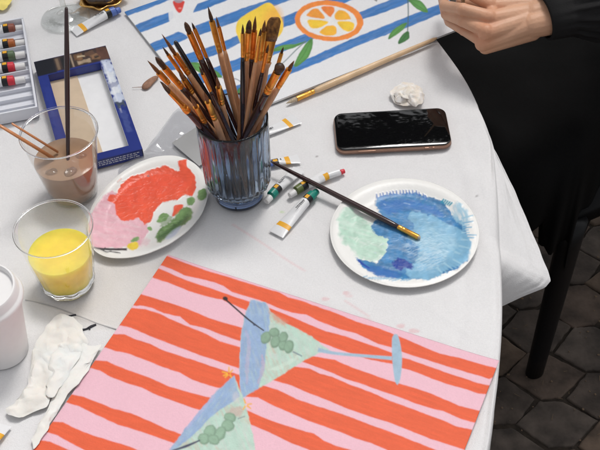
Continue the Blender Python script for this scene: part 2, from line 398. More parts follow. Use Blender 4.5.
# ------------------------------------------------------------------ table and cloth
TC = np.array([-612.0, 970.0]); TR_ = 880.0
def table():
    t = thing('round_table', 'large round table hidden under the white tablecloth', 'table', (TC[0], TC[1], -740))
    mb = MB(); mb.lathe([(815, 708), (838, 711), (838, 731), (834, 733.5)], 96, c0=True, c1=True); mesh_obj('tabletop', mb, M['table_wood'], t, 40)
    mb = MB(); mb.lathe([(45, 60), (45, 707)], 32, c0=True, c1=True); mesh_obj('pedestal', mb, M['chair_black'], t, 40)
    mb = MB(); mb.lathe([(330, 0), (330, 18), (300, 30), (60, 60)], 64, c0=True, c1=True); mesh_obj('base', mb, M['chair_black'], t, 40)
table()
def cloth():
    th = np.radians(np.r_[np.linspace(-76, 76, 1150), np.linspace(77, 283, 160)])
    R = np.r_[np.linspace(5, 140, 12), np.linspace(145, TR_-8, 250)]
    nb, ns = 6, 40
    T = np.degrees(th); T = np.where(T > 180, T-360, T)
    ed = np.array([un(u, v)[:2] for u, v in ((404, -8), (436, 35), (470, 82), (487, 122), (496, 168), (500, 215), (502, 260), (503, 310), (500, 362), (494, 410), (489, 455))])
    ea = np.degrees(np.arctan2(ed[:, 1]-TC[1], ed[:, 0]-TC[0])); er = np.hypot(ed[:, 1]-TC[1], ed[:, 0]-TC[0]); k_ = np.argsort(ea)
    E = np.interp(T, np.r_[-180, ea[k_].min()-12, ea[k_], ea[k_].max()+12, 180], np.r_[TR_, TR_, er[k_], TR_, TR_])
    ker = np.hanning(61); ker /= ker.sum(); m1 = 1150; E[30:m1-30] = np.convolve(E[:m1], ker, 'same')[30:m1-30]
    cz = 66.; cp = un(552, 281, -cz); ct_ = math.degrees(math.atan2(cp[1]-TC[1], cp[0]-TC[0])); co = math.hypot(cp[0]-TC[0], cp[1]-TC[1])-float(np.interp(ct_, ea[k_], er[k_]))
    AN = [-180, -60, -40, -16, ct_-3.0, ct_-2.0, ct_-1.2, ct_-.5, ct_, ct_+.7, 4.8, 9, 16, 30, 60, 180]
    off = np.interp(T, AN, [12, 4, 6, 2, -4, 4, .5*co, .9*co, co, .95*co, 0, -3, 2, 5, 4, 12])
    dep = np.interp(T, AN, [220, 220, 200, 140, cz+26, cz+20, cz+10, cz+4, cz, cz-6, 6, 30, 80, 160, 200, 220])
    off = off+6*np.sin(th*23)*(np.abs(T) > 24); bend = np.minimum(np.interp(T, [-14, -8, -5, 4, 10], [12, 16, 30, 30, 12]), dep*.42)
    cols_r = []
    P = []
    ct, stt = np.cos(th), np.sin(th)
    for r in R: P.append(np.c_[TC[0]+r/(TR_-8)*(E-bend)*ct, TC[1]+r/(TR_-8)*(E-bend)*stt, np.zeros_like(th)])
    for k in range(1, nb+1):
        a = math.pi/2*k/nb; P.append(np.c_[TC[0]+(E-bend+bend*math.sin(a))*ct, TC[1]+(E-bend+bend*math.sin(a))*stt, -bend+bend*math.cos(a)])
    for k in range(1, ns+1):
        t = k/ns; r = E+off*t
        P.append(np.c_[TC[0]+r*ct, TC[1]+r*stt, -bend-(dep-bend)*t])
    P = np.stack(P, 1)          # th x rows
    nr = P.shape[1]; rows = np.arange(nr); X, Y = P[..., 0].copy(), P[..., 1].copy()
    rr = np.hypot(X-TC[0], Y-TC[1])
    w = -1.8*(1-fbm(X, Y, 130, 3, 2)) - 1.5*(1-fbm(X+.6*Y, Y, 45, 8, 3)) - .4*(1-fbm(X, Y, 12, 18, 2)) - .5*np.abs(fbm(X*.8+Y*.5, Y*.4-X*.6, 50, 44, 2)-.5)*4
    # long soft folds near the rim, running along it
    e = np.clip((rr-(TR_-170))/130, 0, 1)*np.clip((1090-Y)/80, 0, 1)
    w += -4.2*e*(.5+.5*np.sin(rr/14+2.5*fbm(X, Y, 120, 5, 2)*3))*fbm(X, Y, 90, 6, 2)
    w += -1.2*np.exp(-((rr-815)/7)**2)*np.clip((1020-Y)/60, 0, 1)
    # creases: fold line at lower left, press lines
    def crease(x1, y1, x2, y2, h, s):
        d = np.array([x2-x1, y2-y1]); L = np.hypot(*d); d = d/L
        a = (X-x1)*d[0]+(Y-y1)*d[1]; b = -(X-x1)*d[1]+(Y-y1)*d[0]
        return h*np.exp(-np.abs(b)/s)*np.clip(a/20, 0, 1)*np.clip((L-a)/20, 0, 1)
    A = un(18, 297); B = un(122, 331); w += crease(A[0], A[1], B[0], B[1], 1.3, 1.6)
    for (p, q, h) in (((232, 224), (310, 280), .5), ((480, 150), (497, 300), .9), ((462, 120), (492, 230), -.9), ((300, 215), (330, 260), .4), ((540, 222), (508, 250), .8), ((100, 270), (160, 250), .6), ((420, 300), (480, 340), .5), ((110, 60), (128, 30), .5)):
        a_, b_ = un(*p), un(*q); w += crease(a_[0], a_[1], b_[0], b_[1], h, 5)
    top = rows[None, :] < len(R)+2
    P[..., 2] += np.where(top, w, 0)
    sk = (rows[None, :]-len(R)-nb).clip(0)/ns
    nz = fbm(np.degrees(th)[:, None]*9+sk*30, sk*120, 42, 21, 3)-.5; hem = -1.2*np.exp(-((sk-.86)/.018)**2)+.7*np.exp(-((sk-.93)/.05)**2)
    P[..., 2] += hem*(sk > 0)*1.2
    P[..., 0] += ct[:, None]*nz*9*sk**.7; P[..., 1] += stt[:, None]*nz*9*sk**.7; P[..., 2] += nz*7*sk*(1-sk)*4
    V = P.reshape(-1, 3)
    cols = np.tile(np.array([.74, .73, .735]), (len(V), 1))
    cols *= (1+.035*(fbm(V[:, 0], V[:, 1], 30, 31, 3)-.5))[:, None]
    U_, V_ = proj(V)
    pk = col(226, 176, 180)
    paint(cols, U_, V_, [
        dict(ell(325, 299, 4, 2, c=pk, a=0), a=.45), dict(ell(346, 293, 3.5, 2, c=pk), a=.5), dict(ell(349, 296, 4, 1.6, c=pk), a=.3),
        dict(ell(401, 326, 4, 2.2, c=pk), a=.5), dict(ell(414, 331, 6, 2.2, c=pk), a=.5, wob=1.5), dict(ell(366, 319, 6, 1.4, .3, c=pk), a=.35),
        dict(stroke([(232, 224), (262, 243), (287, 260), (305, 271)], 1.0, c=pk), a=.35), dict(stroke([(344, 300), (356, 308), (370, 317)], .9, c=pk), a=.4),
        dict(ell(316.5, 156.5, .9, .7, c=col(120, 110, 112)), a=.8), dict(ell(477, 196, 1, .8, c=col(130, 125, 125)), a=.8),
        dict(ell(282, 212, 1.6, 1.2, c=col(180, 215, 120)), a=.5),
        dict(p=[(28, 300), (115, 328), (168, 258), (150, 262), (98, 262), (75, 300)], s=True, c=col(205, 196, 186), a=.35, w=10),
    ])
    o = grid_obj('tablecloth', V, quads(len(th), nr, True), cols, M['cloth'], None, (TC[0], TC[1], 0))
    tag(o, 'white cotton tablecloth over the round table, one corner hanging at the right', 'tablecloth')
    for pts, r in (([(66, 317.5), (70, 315.5), (76, 314.5)], [.9, .5, .7]), ([(81, 329.5), (86, 328.5), (91, 326), (96, 324)], [.8, .4, .9, .5]), ([(25, 299.5), (50, 305), (75, 314), (98, 323), (116, 328.5)], [.45, .4, .5, .4, .5]), ([(88, 327), (90, 329)], [.4, .3])):
        pl = stroke(pts, r)['p']; mb = MB(); mb.prism([un(u, v, .2)-np.array([TC[0], TC[1], 0]) for u, v in pl], -1.5, -.35 if len(pts) == 5 else .1)
        mesh_obj('seam' if len(pts) == 5 else 'ink_mark', mb, M['seam_thread' if len(pts) == 5 else 'ink'], o, False)
cloth()

# ------------------------------------------------------------------ paintings
def sheet(name, O, ux, uy, Wd, Hd, z, thick, res, base, layers, matname, label, catg, curl=None, side='board_side', keep=None, parent=None, rootloc=None, partname=None, mt=.02):
    """a painted rectangle: O corner, ux/uy unit axes"""
    nu, nv = int(Wd/res)+1, int(Hd/res)+1
    s_, t_ = np.meshgrid(np.linspace(0, Wd, nu), np.linspace(0, Hd, nv), indexing='ij')
    X = O[0]+ux[0]*s_+uy[0]*t_; Y = O[1]+ux[1]*s_+uy[1]*t_; Z = np.full_like(X, z+thick)
    if curl is not None: Z = Z+curl(s_, t_)
    P = np.stack([X, Y, Z], -1).reshape(-1, 3); U_, V_ = proj(np.c_[P[:, :2], np.full(len(P), z+thick)])
    cols = np.tile(np.asarray(base, float), (len(P), 1)); cols *= (1+mt*2*(fbm(P[:, 0], P[:, 1], 25, 77, 4)-.5))[:, None]
    paint(cols, U_, V_, layers)
    fc = quads(nu, nv)
    if keep is not None:
        cs = s_.reshape(-1)[fc].mean(1); ctt = t_.reshape(-1)[fc].mean(1); fc = fc[keep(cs, ctt)]
    if parent is None:
        loc = (float(O[0]), float(O[1]), z)
        # underside and edges: duplicate border downwards, joined in the same mesh
        bi = np.r_[np.arange(nu)*nv, (nu-1)*nv+np.arange(1, nv), (np.arange(nu-1)[::-1])*nv+nv-1, np.arange(1, nv-1)[::-1]]
        low = P[bi].copy(); low[:, 2] -= thick*.98; n0 = len(P); k = len(bi)
        sidef = np.stack([bi, np.roll(bi, -1), n0+(np.arange(k)+1) % k, n0+np.arange(k)], -1)
        P2 = np.vstack([P, low]); cols2 = np.vstack([cols, np.tile([.72, .71, .69], (k, 1))])
        o = grid_obj(name, P2, np.vstack([fc, sidef]), cols2, M[matname], None, loc)
        return tag(o, label, catg)
    return grid_obj(partname, P, fc, cols, M[matname], parent, rootloc)

# --- pink and orange stripes with two cocktail glasses
ORG = col(228, 98, 62); ORG2 = col(226, 84, 56); PNK = col(234, 187, 200)
def band(top, bot, **k): return dict(p=list(top)+list(bot)[::-1], **k)
def pink_painting():
    A = un(168, 255.5, .6); B = un(499, 362, .6); ux = (B-A)[:2]; Wd = np.hypot(*ux); ux = ux/Wd
    uy = np.array([ux[1], -ux[0]]); Hd = 298
    st = []
    def O(top, bot, sd_, c=ORG): st.append(band(top, bot, c=c, wob=.3, ws=6, seed=sd_, mt=.085, w=1.1, ba=.32, bs=1.6))
    O([(160, 255), (169.6, 257.6), (190, 265), (206, 270.6), (224, 276), (240, 281), (260, 287), (280, 293), (288, 297.6), (306, 302.6), (324, 309.6), (330, 311), (356, 321.6), (380, 329), (400, 337), (420, 345.5), (440, 354), (458.7, 358), (496.5, 369.5)],
      [(160, 266), (162.4, 266.4), (172, 269.6), (184, 275.6), (200, 279), (214, 282.4), (224, 286.4), (232, 292.4), (244, 296), (260, 300.5), (280, 309), (292, 313), (306, 315), (320, 322), (340, 329.5), (356, 333.5), (378, 344), (392, 348), (400, 351.5), (410, 355), (428, 360.5), (453.3, 368.7), (480, 376.7), (489, 380), (494, 378)], 1)
    O([(152, 268), (160, 269.6), (170, 273.6), (184, 279.6), (200, 285), (220, 291.6), (232, 296), (251, 302.4), (266, 307), (280, 312.4), (296, 319), (310, 325), (326, 331.6), (344, 336), (362, 342.5), (374, 346.4), (392, 353), (400, 357.5), (410, 360), (428, 366.3), (453.3, 375.3), (477, 383.3), (490.7, 386.5)],
      [(150, 276), (154.4, 279), (168, 283), (188, 291), (204, 296), (222, 300), (238, 307), (249, 311.6), (270, 322), (300, 334), (316, 341), (330, 346), (340, 350), (366, 359), (378, 361.6), (392, 364), (400, 368), (410, 370.4), (428, 377.5), (448, 384.7), (466.7, 390), (478, 394), (487, 395)], 2)
    O([(138, 293), (143, 295), (156, 299), (176, 305), (192, 311), (208, 317.6), (224, 323), (243, 328.3), (270, 340), (311, 356), (334, 360), (350, 367), (370, 374), (390, 381), (402, 384.5), (420, 390), (434.7, 395.3), (458.7, 406), (480, 411.3)],
      [(130, 305), (136.4, 306.3), (140, 305.8), (152, 308), (164, 313.6), (180, 317), (190, 325), (204, 328), (222, 335.3), (241, 341.8), (270, 352), (305, 363), (320, 368.4), (332, 373), (345, 379), (360, 383.6), (380, 391), (398, 397), (416, 404), (434, 409.5), (442.7, 411.3), (461, 419.3), (470, 422), (478, 423)], 3)
    O([(126, 309), (133, 308.4), (146, 309.6), (160, 314), (172, 320), (184, 325), (194, 329), (208, 335), (220, 341.6), (240, 347.3), (270, 358), (296, 367), (310, 369), (320, 374), (332, 377), (350, 385), (370, 392), (390, 401), (410, 408.5), (430, 416), (444, 421), (456, 426.5), (472, 430)],
      [(112, 326), (121, 326), (131, 328), (142, 333), (160, 340.4), (178, 347), (194, 353), (200, 355.5), (214, 360), (239, 368.5), (275, 381), (292, 386), (310, 394), (330, 401.5), (350, 410), (370, 417), (390, 423), (410, 431), (430, 439), (450, 445.5), (464, 450), (475, 453)], 4)
    O([(108, 334), (116, 334.4), (124, 334.6), (134, 339), (150, 344), (162, 350), (180, 356), (196, 361), (210, 366), (222, 370), (239, 375), (264, 386), (278, 390), (296, 399), (316, 406), (332, 411), (350, 417), (370, 425), (390, 432), (410, 440), (430, 448), (460, 460), (520, 486)],
      [(100, 347), (106, 348), (116, 351.6), (126, 353), (138, 357.5), (150, 362), (162, 367), (180, 373), (192, 380), (210, 386), (222, 389), (246, 397), (258, 398), (276, 407), (292, 414), (308, 421), (328, 428), (344, 434), (356, 439), (370, 443), (384, 449), (410, 460), (500, 500)], 5)
    O([(88, 360), (96, 360.6), (107, 361.5), (118, 366.5), (130, 371), (150, 378), (170, 387), (184, 391), (210, 398), (246, 410), (264, 418), (280, 424), (296, 429), (314, 434), (324, 441), (336, 446), (350, 450), (370, 458), (420, 476), (520, 518)],
      [(84, 367), (90, 368), (100, 371), (110, 377), (130, 384.5), (142, 388), (158, 396), (176, 402), (192, 408), (220, 416), (251, 425), (270, 433), (288, 442), (306, 449), (330, 460), (400, 486), (500, 530)], 6)
    O([(66, 394), (73, 395), (84, 397), (96, 402), (114, 409), (130, 413), (150, 421.5), (166, 429), (180, 434), (210, 445), (250, 460), (330, 492), (480, 548)],
      [(60, 402), (67, 403), (80, 407), (96, 415), (118, 425), (132, 429), (150, 435), (170, 442), (188, 448), (220, 460), (300, 494), (460, 556)], 7)
    O([(46, 421), (53, 422), (63, 422.5), (76, 429), (94, 436), (114, 442), (130, 447), (160, 460), (260, 500), (440, 570)], [(40, 431), (46, 432), (58, 436), (70, 443), (82, 449), (110, 462)], 8)
    O([(34, 440), (39, 440.4), (50, 442), (64, 448), (90, 460), (220, 520), (420, 600)], [(28, 450), (40, 453), (60, 466), (200, 526), (400, 606)], 9)
    O([(10, 458), (60, 478), (180, 528), (400, 622)], [(10, 472), (60, 494), (180, 546), (400, 646)], 10)
    O([(0, 486), (60, 506), (200, 566), (400, 660)], [(0, 496), (60, 520), (200, 580), (400, 680)], 11)
    BL = col(148, 172, 206); GR = col(184, 210, 196); GD = col(132, 160, 138); LB = col(160, 186, 205)
    st += [dict(p=[(251, 300), (266, 303), (271, 312), (285, 323), (296, 328), (312, 337), (322, 345), (330, 351), (322, 352), (304, 361), (276, 379), (254, 391), (242, 399), (240, 385), (239.5, 365), (240.5, 340), (244, 318)], s=False, c=GR, wob=.6, st=.25, ss=2.2, ang=1.2, mt=.10, w=1.4),
           dict(p=[(251, 300), (266, 303), (270, 313), (269, 330), (266, 350), (264.5, 370), (258, 389), (242, 399), (240, 385), (239.5, 365), (240.5, 340), (244, 318)], c=BL, wob=.8, st=.35, ss=2.0, ang=1.35, mt=.12, w=1.6),
           dict(stroke([(246, 330), (249, 345), (247, 365), (247, 385)], [1, 2, 2, 1], c=col(196, 176, 196)), a=.45, wob=1, st=.5, ang=1.4),
           dict(stroke([(262, 355), (263, 368), (258, 385)], [1, 2, 1], c=col(206, 170, 180)), a=.45, wob=1, st=.4, ang=1.4),
           dict(p=[(269, 312), (277, 315), (288, 322), (284, 325), (274, 321)], c=col(208, 140, 116), a=.6, w=3, wob=1),
           dict(stroke([(268, 370), (278, 368), (290, 362), (300, 356)], [1, 2, 2, 1], c=col(205, 222, 208)), a=.6, wob=1),
           stroke([(318, 350), (335, 353.5), (362, 356), (392, 358.6)], [2.2, 1.5, 1.5, 1.9], c=LB, mt=.1),
           dict(p=[(392, 340), (393.5, 335.5), (395.5, 334.3), (398, 336), (400.5, 345), (402, 357), (401.5, 370), (400, 380), (397.5, 385), (395, 381), (393, 368), (392, 355)], s=True, c=LB, mt=.12, w=1.2)]
    for (x, y, rx, ry, aa) in ((266, 338, 5, 6.5, .5), (274.5, 333, 5.5, 5, .3), (275.5, 342, 5, 6.5, .4), (283.5, 338, 4.5, 6, .3), (283, 346, 4.5, 5, .4), (289, 347, 4.8, 6.8, .3)):
        st += [ell(x, y, rx, ry, aa, c=GD*.82, w=1.5, wob=.5), ell(x-.5, y-.5, rx-1.1, ry-1.3, aa, c=GD*1.12, w=2, wob=.5, mt=.12)]
    st += [stroke([(225.5, 299.5), (235, 308), (250, 321), (264, 331)], [.9, .8, .8, .5], c=col(52, 44, 50), w=1), ell(225.3, 298.8, 2.6, 2.0, .3, c=col(48, 38, 44)), ell(254.5, 325, 1.3, .9, c=col(60, 70, 90)),
           dict(stroke([(293, 352), (302, 356.5)], .7, c=col(112, 125, 138)), a=.8)]
    # second glass
    st += [dict(p=[(234, 377), (240, 390), (245, 403), (250, 422), (254, 440), (256, 460), (160, 462), (172, 448), (186, 429), (202, 409), (218, 391)], c=GR, wob=.6, st=.25, ss=2.2, ang=1.2, mt=.10, w=1.4),
           dict(p=[(234, 376), (240, 397), (236, 400), (220, 410), (209, 419), (198, 431), (188, 440), (176, 449), (158, 462), (164, 455), (172, 447), (186, 428), (202, 408), (218, 390)], c=BL, wob=.7, st=.35, ss=2.0, ang=2.2, mt=.1, w=1.6),
           dict(stroke([(186, 430), (200, 413), (215, 396)], [1, 1.6, 1], c=col(176, 176, 210)), a=.5, wob=.7),
           dict(ell(236, 412, 8, 5.5, -.3, c=col(196, 168, 158)), a=.7, w=3, wob=1.5), dict(ell(236, 398, 3.5, 6, 0, c=col(206, 200, 198)), a=.5, w=3)]
    for (x, y, rx, ry, aa) in ((230, 418, 6, 5, .4), (228, 426, 6.5, 6, .4), (220, 434, 5.5, 8, .5), (210, 432, 6, 7, .5), (204, 439, 6, 5.5, .3), (214, 440, 6, 5, .4)):
        st += [ell(x, y, rx, ry, aa, c=GD*.95, w=1.5, wob=.6), ell(x-.5, y-.5, rx-1.3, ry-1.4, aa, c=GD*1.25, w=2, wob=.6, mt=.14)]
    st += [dict(stroke([(238, 419), (245, 416.5)], .5, c=col(120, 130, 135)), a=.8), stroke([(172, 451), (186, 446.5), (200, 440.5)], [.7, 1.3, .6], c=col(72, 74, 98))]
    Y1 = col(240, 176, 60)
    for (cx, cy, rs) in ((229, 374, [(0, -7), (-7, -2), (-6, 2), (3, 4), (4, -4), (-4, 4)]), (246, 405, [(-2, -6), (6, -1), (5, 4), (-3, 5)])):
        for (dx, dy) in rs: st.append(dict(stroke([(cx+dx*.2, cy+dy*.2), (cx+dx, cy+dy)], [.9, .6], c=Y1), a=.9))
    curl = lambda s_, t_: .25+1.3*np.clip(1-s_/60, 0, 1)**2*np.clip(1-t_/60, 0, 1)+2.0*np.clip((s_-Wd+50)/50, 0, 1)**2*np.clip(1-t_/80, 0, 1)+.5*fbm(s_, t_, 90, 4, 2)
    sheet('striped_painting', A, ux, uy, Wd, Hd, .3, .35, .85, PNK, st, 'paint_paper', 'sheet painted with orange and pink stripes and two cocktail glasses', 'painting', curl)
pink_painting()

# --- blue stripes with lemon, orange slice and leaves
def blue_painting():
    C0 = np.array([-109., 1101.]); uy = np.array([-47, 91.])/np.hypot(47, 91); ux = np.array([220, 114.])/np.hypot(220, 114)
    Z = 3.6
    # corner from the photographed edges, seen at board height
    A1, A2 = un(122, 8, Z)[:2], un(150, 44, Z)[:2]; B1, B2 = un(300, 91.5, Z)[:2], un(450, 32.3, Z)[:2]
    ux = (B2-B1)/np.linalg.norm(B2-B1); uy = np.array([-ux[1], ux[0]])
    s_ = (A2-B1)@ux; C0 = B1+ux*s_
    Wd, Hd = 420, 297
    b = col(60, 120, 186); WH = (.76, .76, .775)
    st = []
    def Bd(top, bot, sd_): st.append(band(top, bot, c=b, wob=.5, ws=5, seed=sd_, mt=.2, w=1.1, st=.08, ss=1.6, ang=-.35, ba=-.38, bs=1.8))
    Bd([(110, 11), (122.5, 7.5), (141.7, 0), (160, -8), (200, -24)], [(118, 19), (127.5, 15.8), (145, 10), (166.7, 1), (200, -13)], 1)
    Bd([(130, 27), (135.8, 24.7), (153.3, 17.5), (173.3, 10.8)], [(136, 34), (141.7, 32), (156, 27), (170, 21.5), (173, 18)], 2)
    Bd([(193, 10), (197, 4), (208, 0), (240, -13), (300, -36)], [(193.3, 12.5), (200, 11), (213, 6), (228, 0), (260, -13), (300, -28)], 3)
    Bd([(144, 46), (150, 43.6), (165, 37.5), (178.3, 31.5), (183, 33)], [(150, 54), (155.8, 51.3), (168, 47), (180, 42), (188, 38), (187, 35.5)], 4)
    Bd([(195, 26), (200, 24), (220, 16.7), (241.7, 8.3), (263, 1.7), (272, -2), (300, -13)], [(198, 35.5), (210, 31.5), (220, 27.5), (238, 21), (258, 13), (273, 6.7), (290, 0), (320, -12)], 5)
    Bd([(158, 65), (166.7, 61.5), (186.7, 54), (216.7, 44.5), (236.7, 35.8), (260, 26), (280, 18), (300, 10), (325, 0), (350, -10)], [(160, 74), (174, 70), (195, 63), (220, 53), (238, 44), (262, 35), (281.7, 28), (300, 21.3), (330, 10), (352, 0), (380, -11)], 6)
    Bd([(170, 84), (190, 77), (216.7, 66.5), (240, 57.5), (262, 49), (280, 43.5), (305, 33.5), (330, 23.5), (356.7, 13.3), (376, 5.2), (390, 0), (420, -12)], [(175, 94), (195, 86), (220, 77), (240, 69.5), (262, 60), (280, 52.5), (300, 45), (330, 32), (363, 19), (385, 12.3), (406.7, 3.3), (420, -2), (440, -10)], 7)
    Bd([(180, 106), (205, 97), (232, 87), (268, 75), (293, 65), (312.5, 56.7), (338, 45), (363, 34.5), (381.7, 26.7), (406.7, 16.7), (426.7, 9), (440, 4), (470, -8)], [(190, 115), (210, 106), (232, 97), (262, 86), (284, 77), (300, 70.5), (318, 63), (338, 54), (360, 45), (376.7, 38.3), (410, 26.5), (440, 14), (470, 2)], 8)
    g1, g2 = col(92, 150, 78), col(66, 120, 66)
    OR, OR2, YE = col(240, 140, 62), col(243, 156, 62), col(247, 200, 62)
    st += [dict(p=[(235.8, 30), (238, 21), (247, 13.5), (257, 8), (266, 3), (272, 4), (278, 12.5), (282.8, 21), (282.5, 31), (276, 39), (265, 45), (252, 48), (242, 45), (238, 37)], s=True, c=col(246, 208, 72), mt=.1),
           dict(ell(272, 22, 9, 15, .2, c=col(246, 184, 74)), w=9, a=.9), dict(ell(244, 28, 5, 10, 0, c=col(240, 220, 84)), w=6, a=.8),
           dict(p=[(168, 8), (174, 1), (192, -2), (197, 4), (192.5, 13), (195, 25), (189, 36), (181, 31), (172, 24), (169, 20)], c=np.array(WH), a=.9),
           dict(p=[(173.3, 1), (175, 8), (178.5, 12.6), (181.5, 11.5), (183.8, 5), (183.8, 1)], s=True, c=col(218, 66, 58), mt=.2), dict(ell(178.5, -1, 5, 4, c=col(150, 160, 170)), a=.8), ell(180, 8.3, 1.6, .8, c=col(232, 150, 140)),
           dict(ell(329, 20.8, 34.3, 20.4, .07, n=44, c=OR), wob=.5, mt=.12), ell(328.6, 21, 28.6, 15.6, .07, n=40, c=np.array([.78, .77, .76]), wob=.4)]
    T5 = lambda pts: [(280+x/6, y/6) for x, y in pts]
    for pts, c in ((((160, 88), (185, 62), (215, 50), (245, 70), (267, 102), (255, 113), (200, 105), (165, 97)), OR2), (((248, 45), (285, 36), (322, 42), (325, 68), (308, 98), (298, 102), (272, 78)), col(240, 132, 62)), (((328, 92), (355, 60), (400, 74), (422, 108), (415, 117), (345, 120)), col(246, 178, 58)), (((345, 132), (400, 128), (442, 138), (443, 170), (415, 190), (372, 174)), YE), (((238, 195), (262, 168), (290, 154), (332, 158), (338, 190), (328, 208), (280, 215)), col(246, 182, 58)), (((165, 132), (178, 118), (230, 120), (288, 130), (262, 155), (225, 170), (185, 166)), YE)):
        st.append(dict(p=T5(pts), s=True, c=c, wob=.4, mt=.14, w=1.3)); q = np.array(T5(pts)); cc = q.mean(0); st.append(dict(p=cc+(q-cc)*.55, s=True, c=c*np.array([1, 1.12, 1.0]), a=.6, w=2.5))
    def leaf(pts, cen, c=g1):
        st.append(dict(p=pts, s=True, c=c*.85, wob=.3, w=1.1)); q = np.array(pts, float); m = q.mean(0)
        st.append(dict(p=m+(q-m)*.72, s=True, c=c*1.25, w=2.2, st=.3, a=.75)); st.append(dict(stroke(cen, .45, c=c*.6), a=.6))
    leaf([(311.7, 38), (312.6, 46), (308.5, 57), (302, 63), (296.7, 66.7), (294, 65.5), (298, 56), (304, 46)], [(311, 40), (304, 54), (296, 65)])
    leaf([(306, 41), (296.7, 44), (284, 44.7), (274, 48.5), (271, 51.5), (282, 50.5), (296, 47)], [(305, 42), (290, 47), (274, 50.5)])
    leaf([(408, -1), (418, 0), (423, 3), (427, 9), (427.5, 12.5), (422, 11.5), (415, 7.5)], [(409, 0), (418, 6), (426, 11)])
    leaf([(406.7, 22.5), (404.5, 28), (399, 33), (393, 37), (388.6, 39.2), (388.8, 36), (393, 30), (400, 25)], [(406, 23), (398, 31), (389, 38.5)])
    leaf([(408, 31), (409.6, 36), (408.5, 39), (403, 42.5), (398.6, 44.2), (398.4, 41), (402, 35)], [(408, 32), (404, 38), (399, 43.5)], g2)
    leaf([(188, 64), (198, 62.5), (210, 67), (219, 73), (222, 77.5), (212, 77), (200, 73)], [(190, 65), (206, 70), (221, 77)])
    leaf([(235, 96), (238, 89), (243, 87), (244, 93), (239, 99)], [(243, 88), (236, 98)], g2)
    st += [stroke([(407.6, -4), (408.3, 12), (407.6, 31)], [.6, .5, .5], c=col(78, 104, 108)), stroke([(306, 41), (296, 50), (284, 62), (276, 68)], [.5, .5, .4, .4], c=col(110, 130, 130)), stroke([(222, 78), (236, 79), (243, 84)], .4, c=col(120, 125, 140)), dict(stroke([(374, -1), (377, 1)], .8, c=col(60, 66, 60)), a=.8)]
    sheet('blue_painting', C0, ux, uy, Wd, Hd, .6, 3.0, .85, WH, st, 'paint_paper', 'painted board with blue and white stripes, a lemon, an orange slice and green leaves', 'painting')
blue_painting()

# ------------------------------------------------------------------ paper plates used as palettes
def plate(name, c, Rf, layers, label, rimz=9.0, seed=1, mats='paint_gloss', warp=0.0, relief=.12):
    nth, nr = 520, 100
    th = np.linspace(0, 2*np.pi, nth, endpoint=False); q = np.linspace(0.004, 1, nr)
    TH, Q = np.meshgrid(th, q, indexing='ij'); R = Rf(TH)*Q
    X = c[0]+R*np.cos(TH); Y = c[1]+R*np.sin(TH)
    sm = lambda t: t*t*(3-2*t)
    Zf = 1.6+(rimz-1.6)*sm(np.clip((Q-.68)/.26, 0, 1))*1.0-.8*np.clip((Q-.96)/.04, 0, 1)+warp*np.cos(2*TH+.7)*Q**3
    Zf = Zf+.06*np.sin(TH*60+3*np.sin(TH*7))*np.clip((Q-.82)/.1, 0, 1)*np.clip((.985-Q)/.02, 0, 1)*.4
    P = np.stack([X, Y, Zf], -1).reshape(-1, 3)
    U_, V_ = proj(P); cols = np.tile(np.array([.80, .79, .765]), (len(P), 1)); base = cols.copy()
    paint(cols, U_, V_, layers)
    wet = np.clip(np.abs(cols-base).sum(1)*2.5, 0, 1)
    P[:, 2] += wet*(.25+.55*(fbm(P[:, 0], P[:, 1], 9, seed, 3)-.3).clip(0)+relief*(1-np.abs(2*fbm(P[:, 0]+P[:, 1]*.5, P[:, 1]*1.6, 9, seed+2, 3)-1)*4).clip(0))
    fc = quads(nth, nr, True)
    low = P.copy().reshape(nth, nr, 3); low[..., 2] -= .9; low = low.reshape(-1, 3); n0 = len(P)
    f2 = fc[:, ::-1]+n0
    i = np.arange(nth); j = (i+1) % nth; rim = np.stack([i*nr+nr-1, j*nr+nr-1, n0+j*nr+nr-1, n0+i*nr+nr-1], -1)[:, ::-1]
    o = grid_obj(name, np.vstack([P, low]), np.vstack([fc, f2, rim]), np.vstack([cols, base]), M[mats], None, (c[0], c[1], 0))
    return tag(o, label, 'plate', 'paper plates used as palettes')
def D(pts, o, s): return [(o[0]+x/s, o[1]+y/s) for x, y in pts]
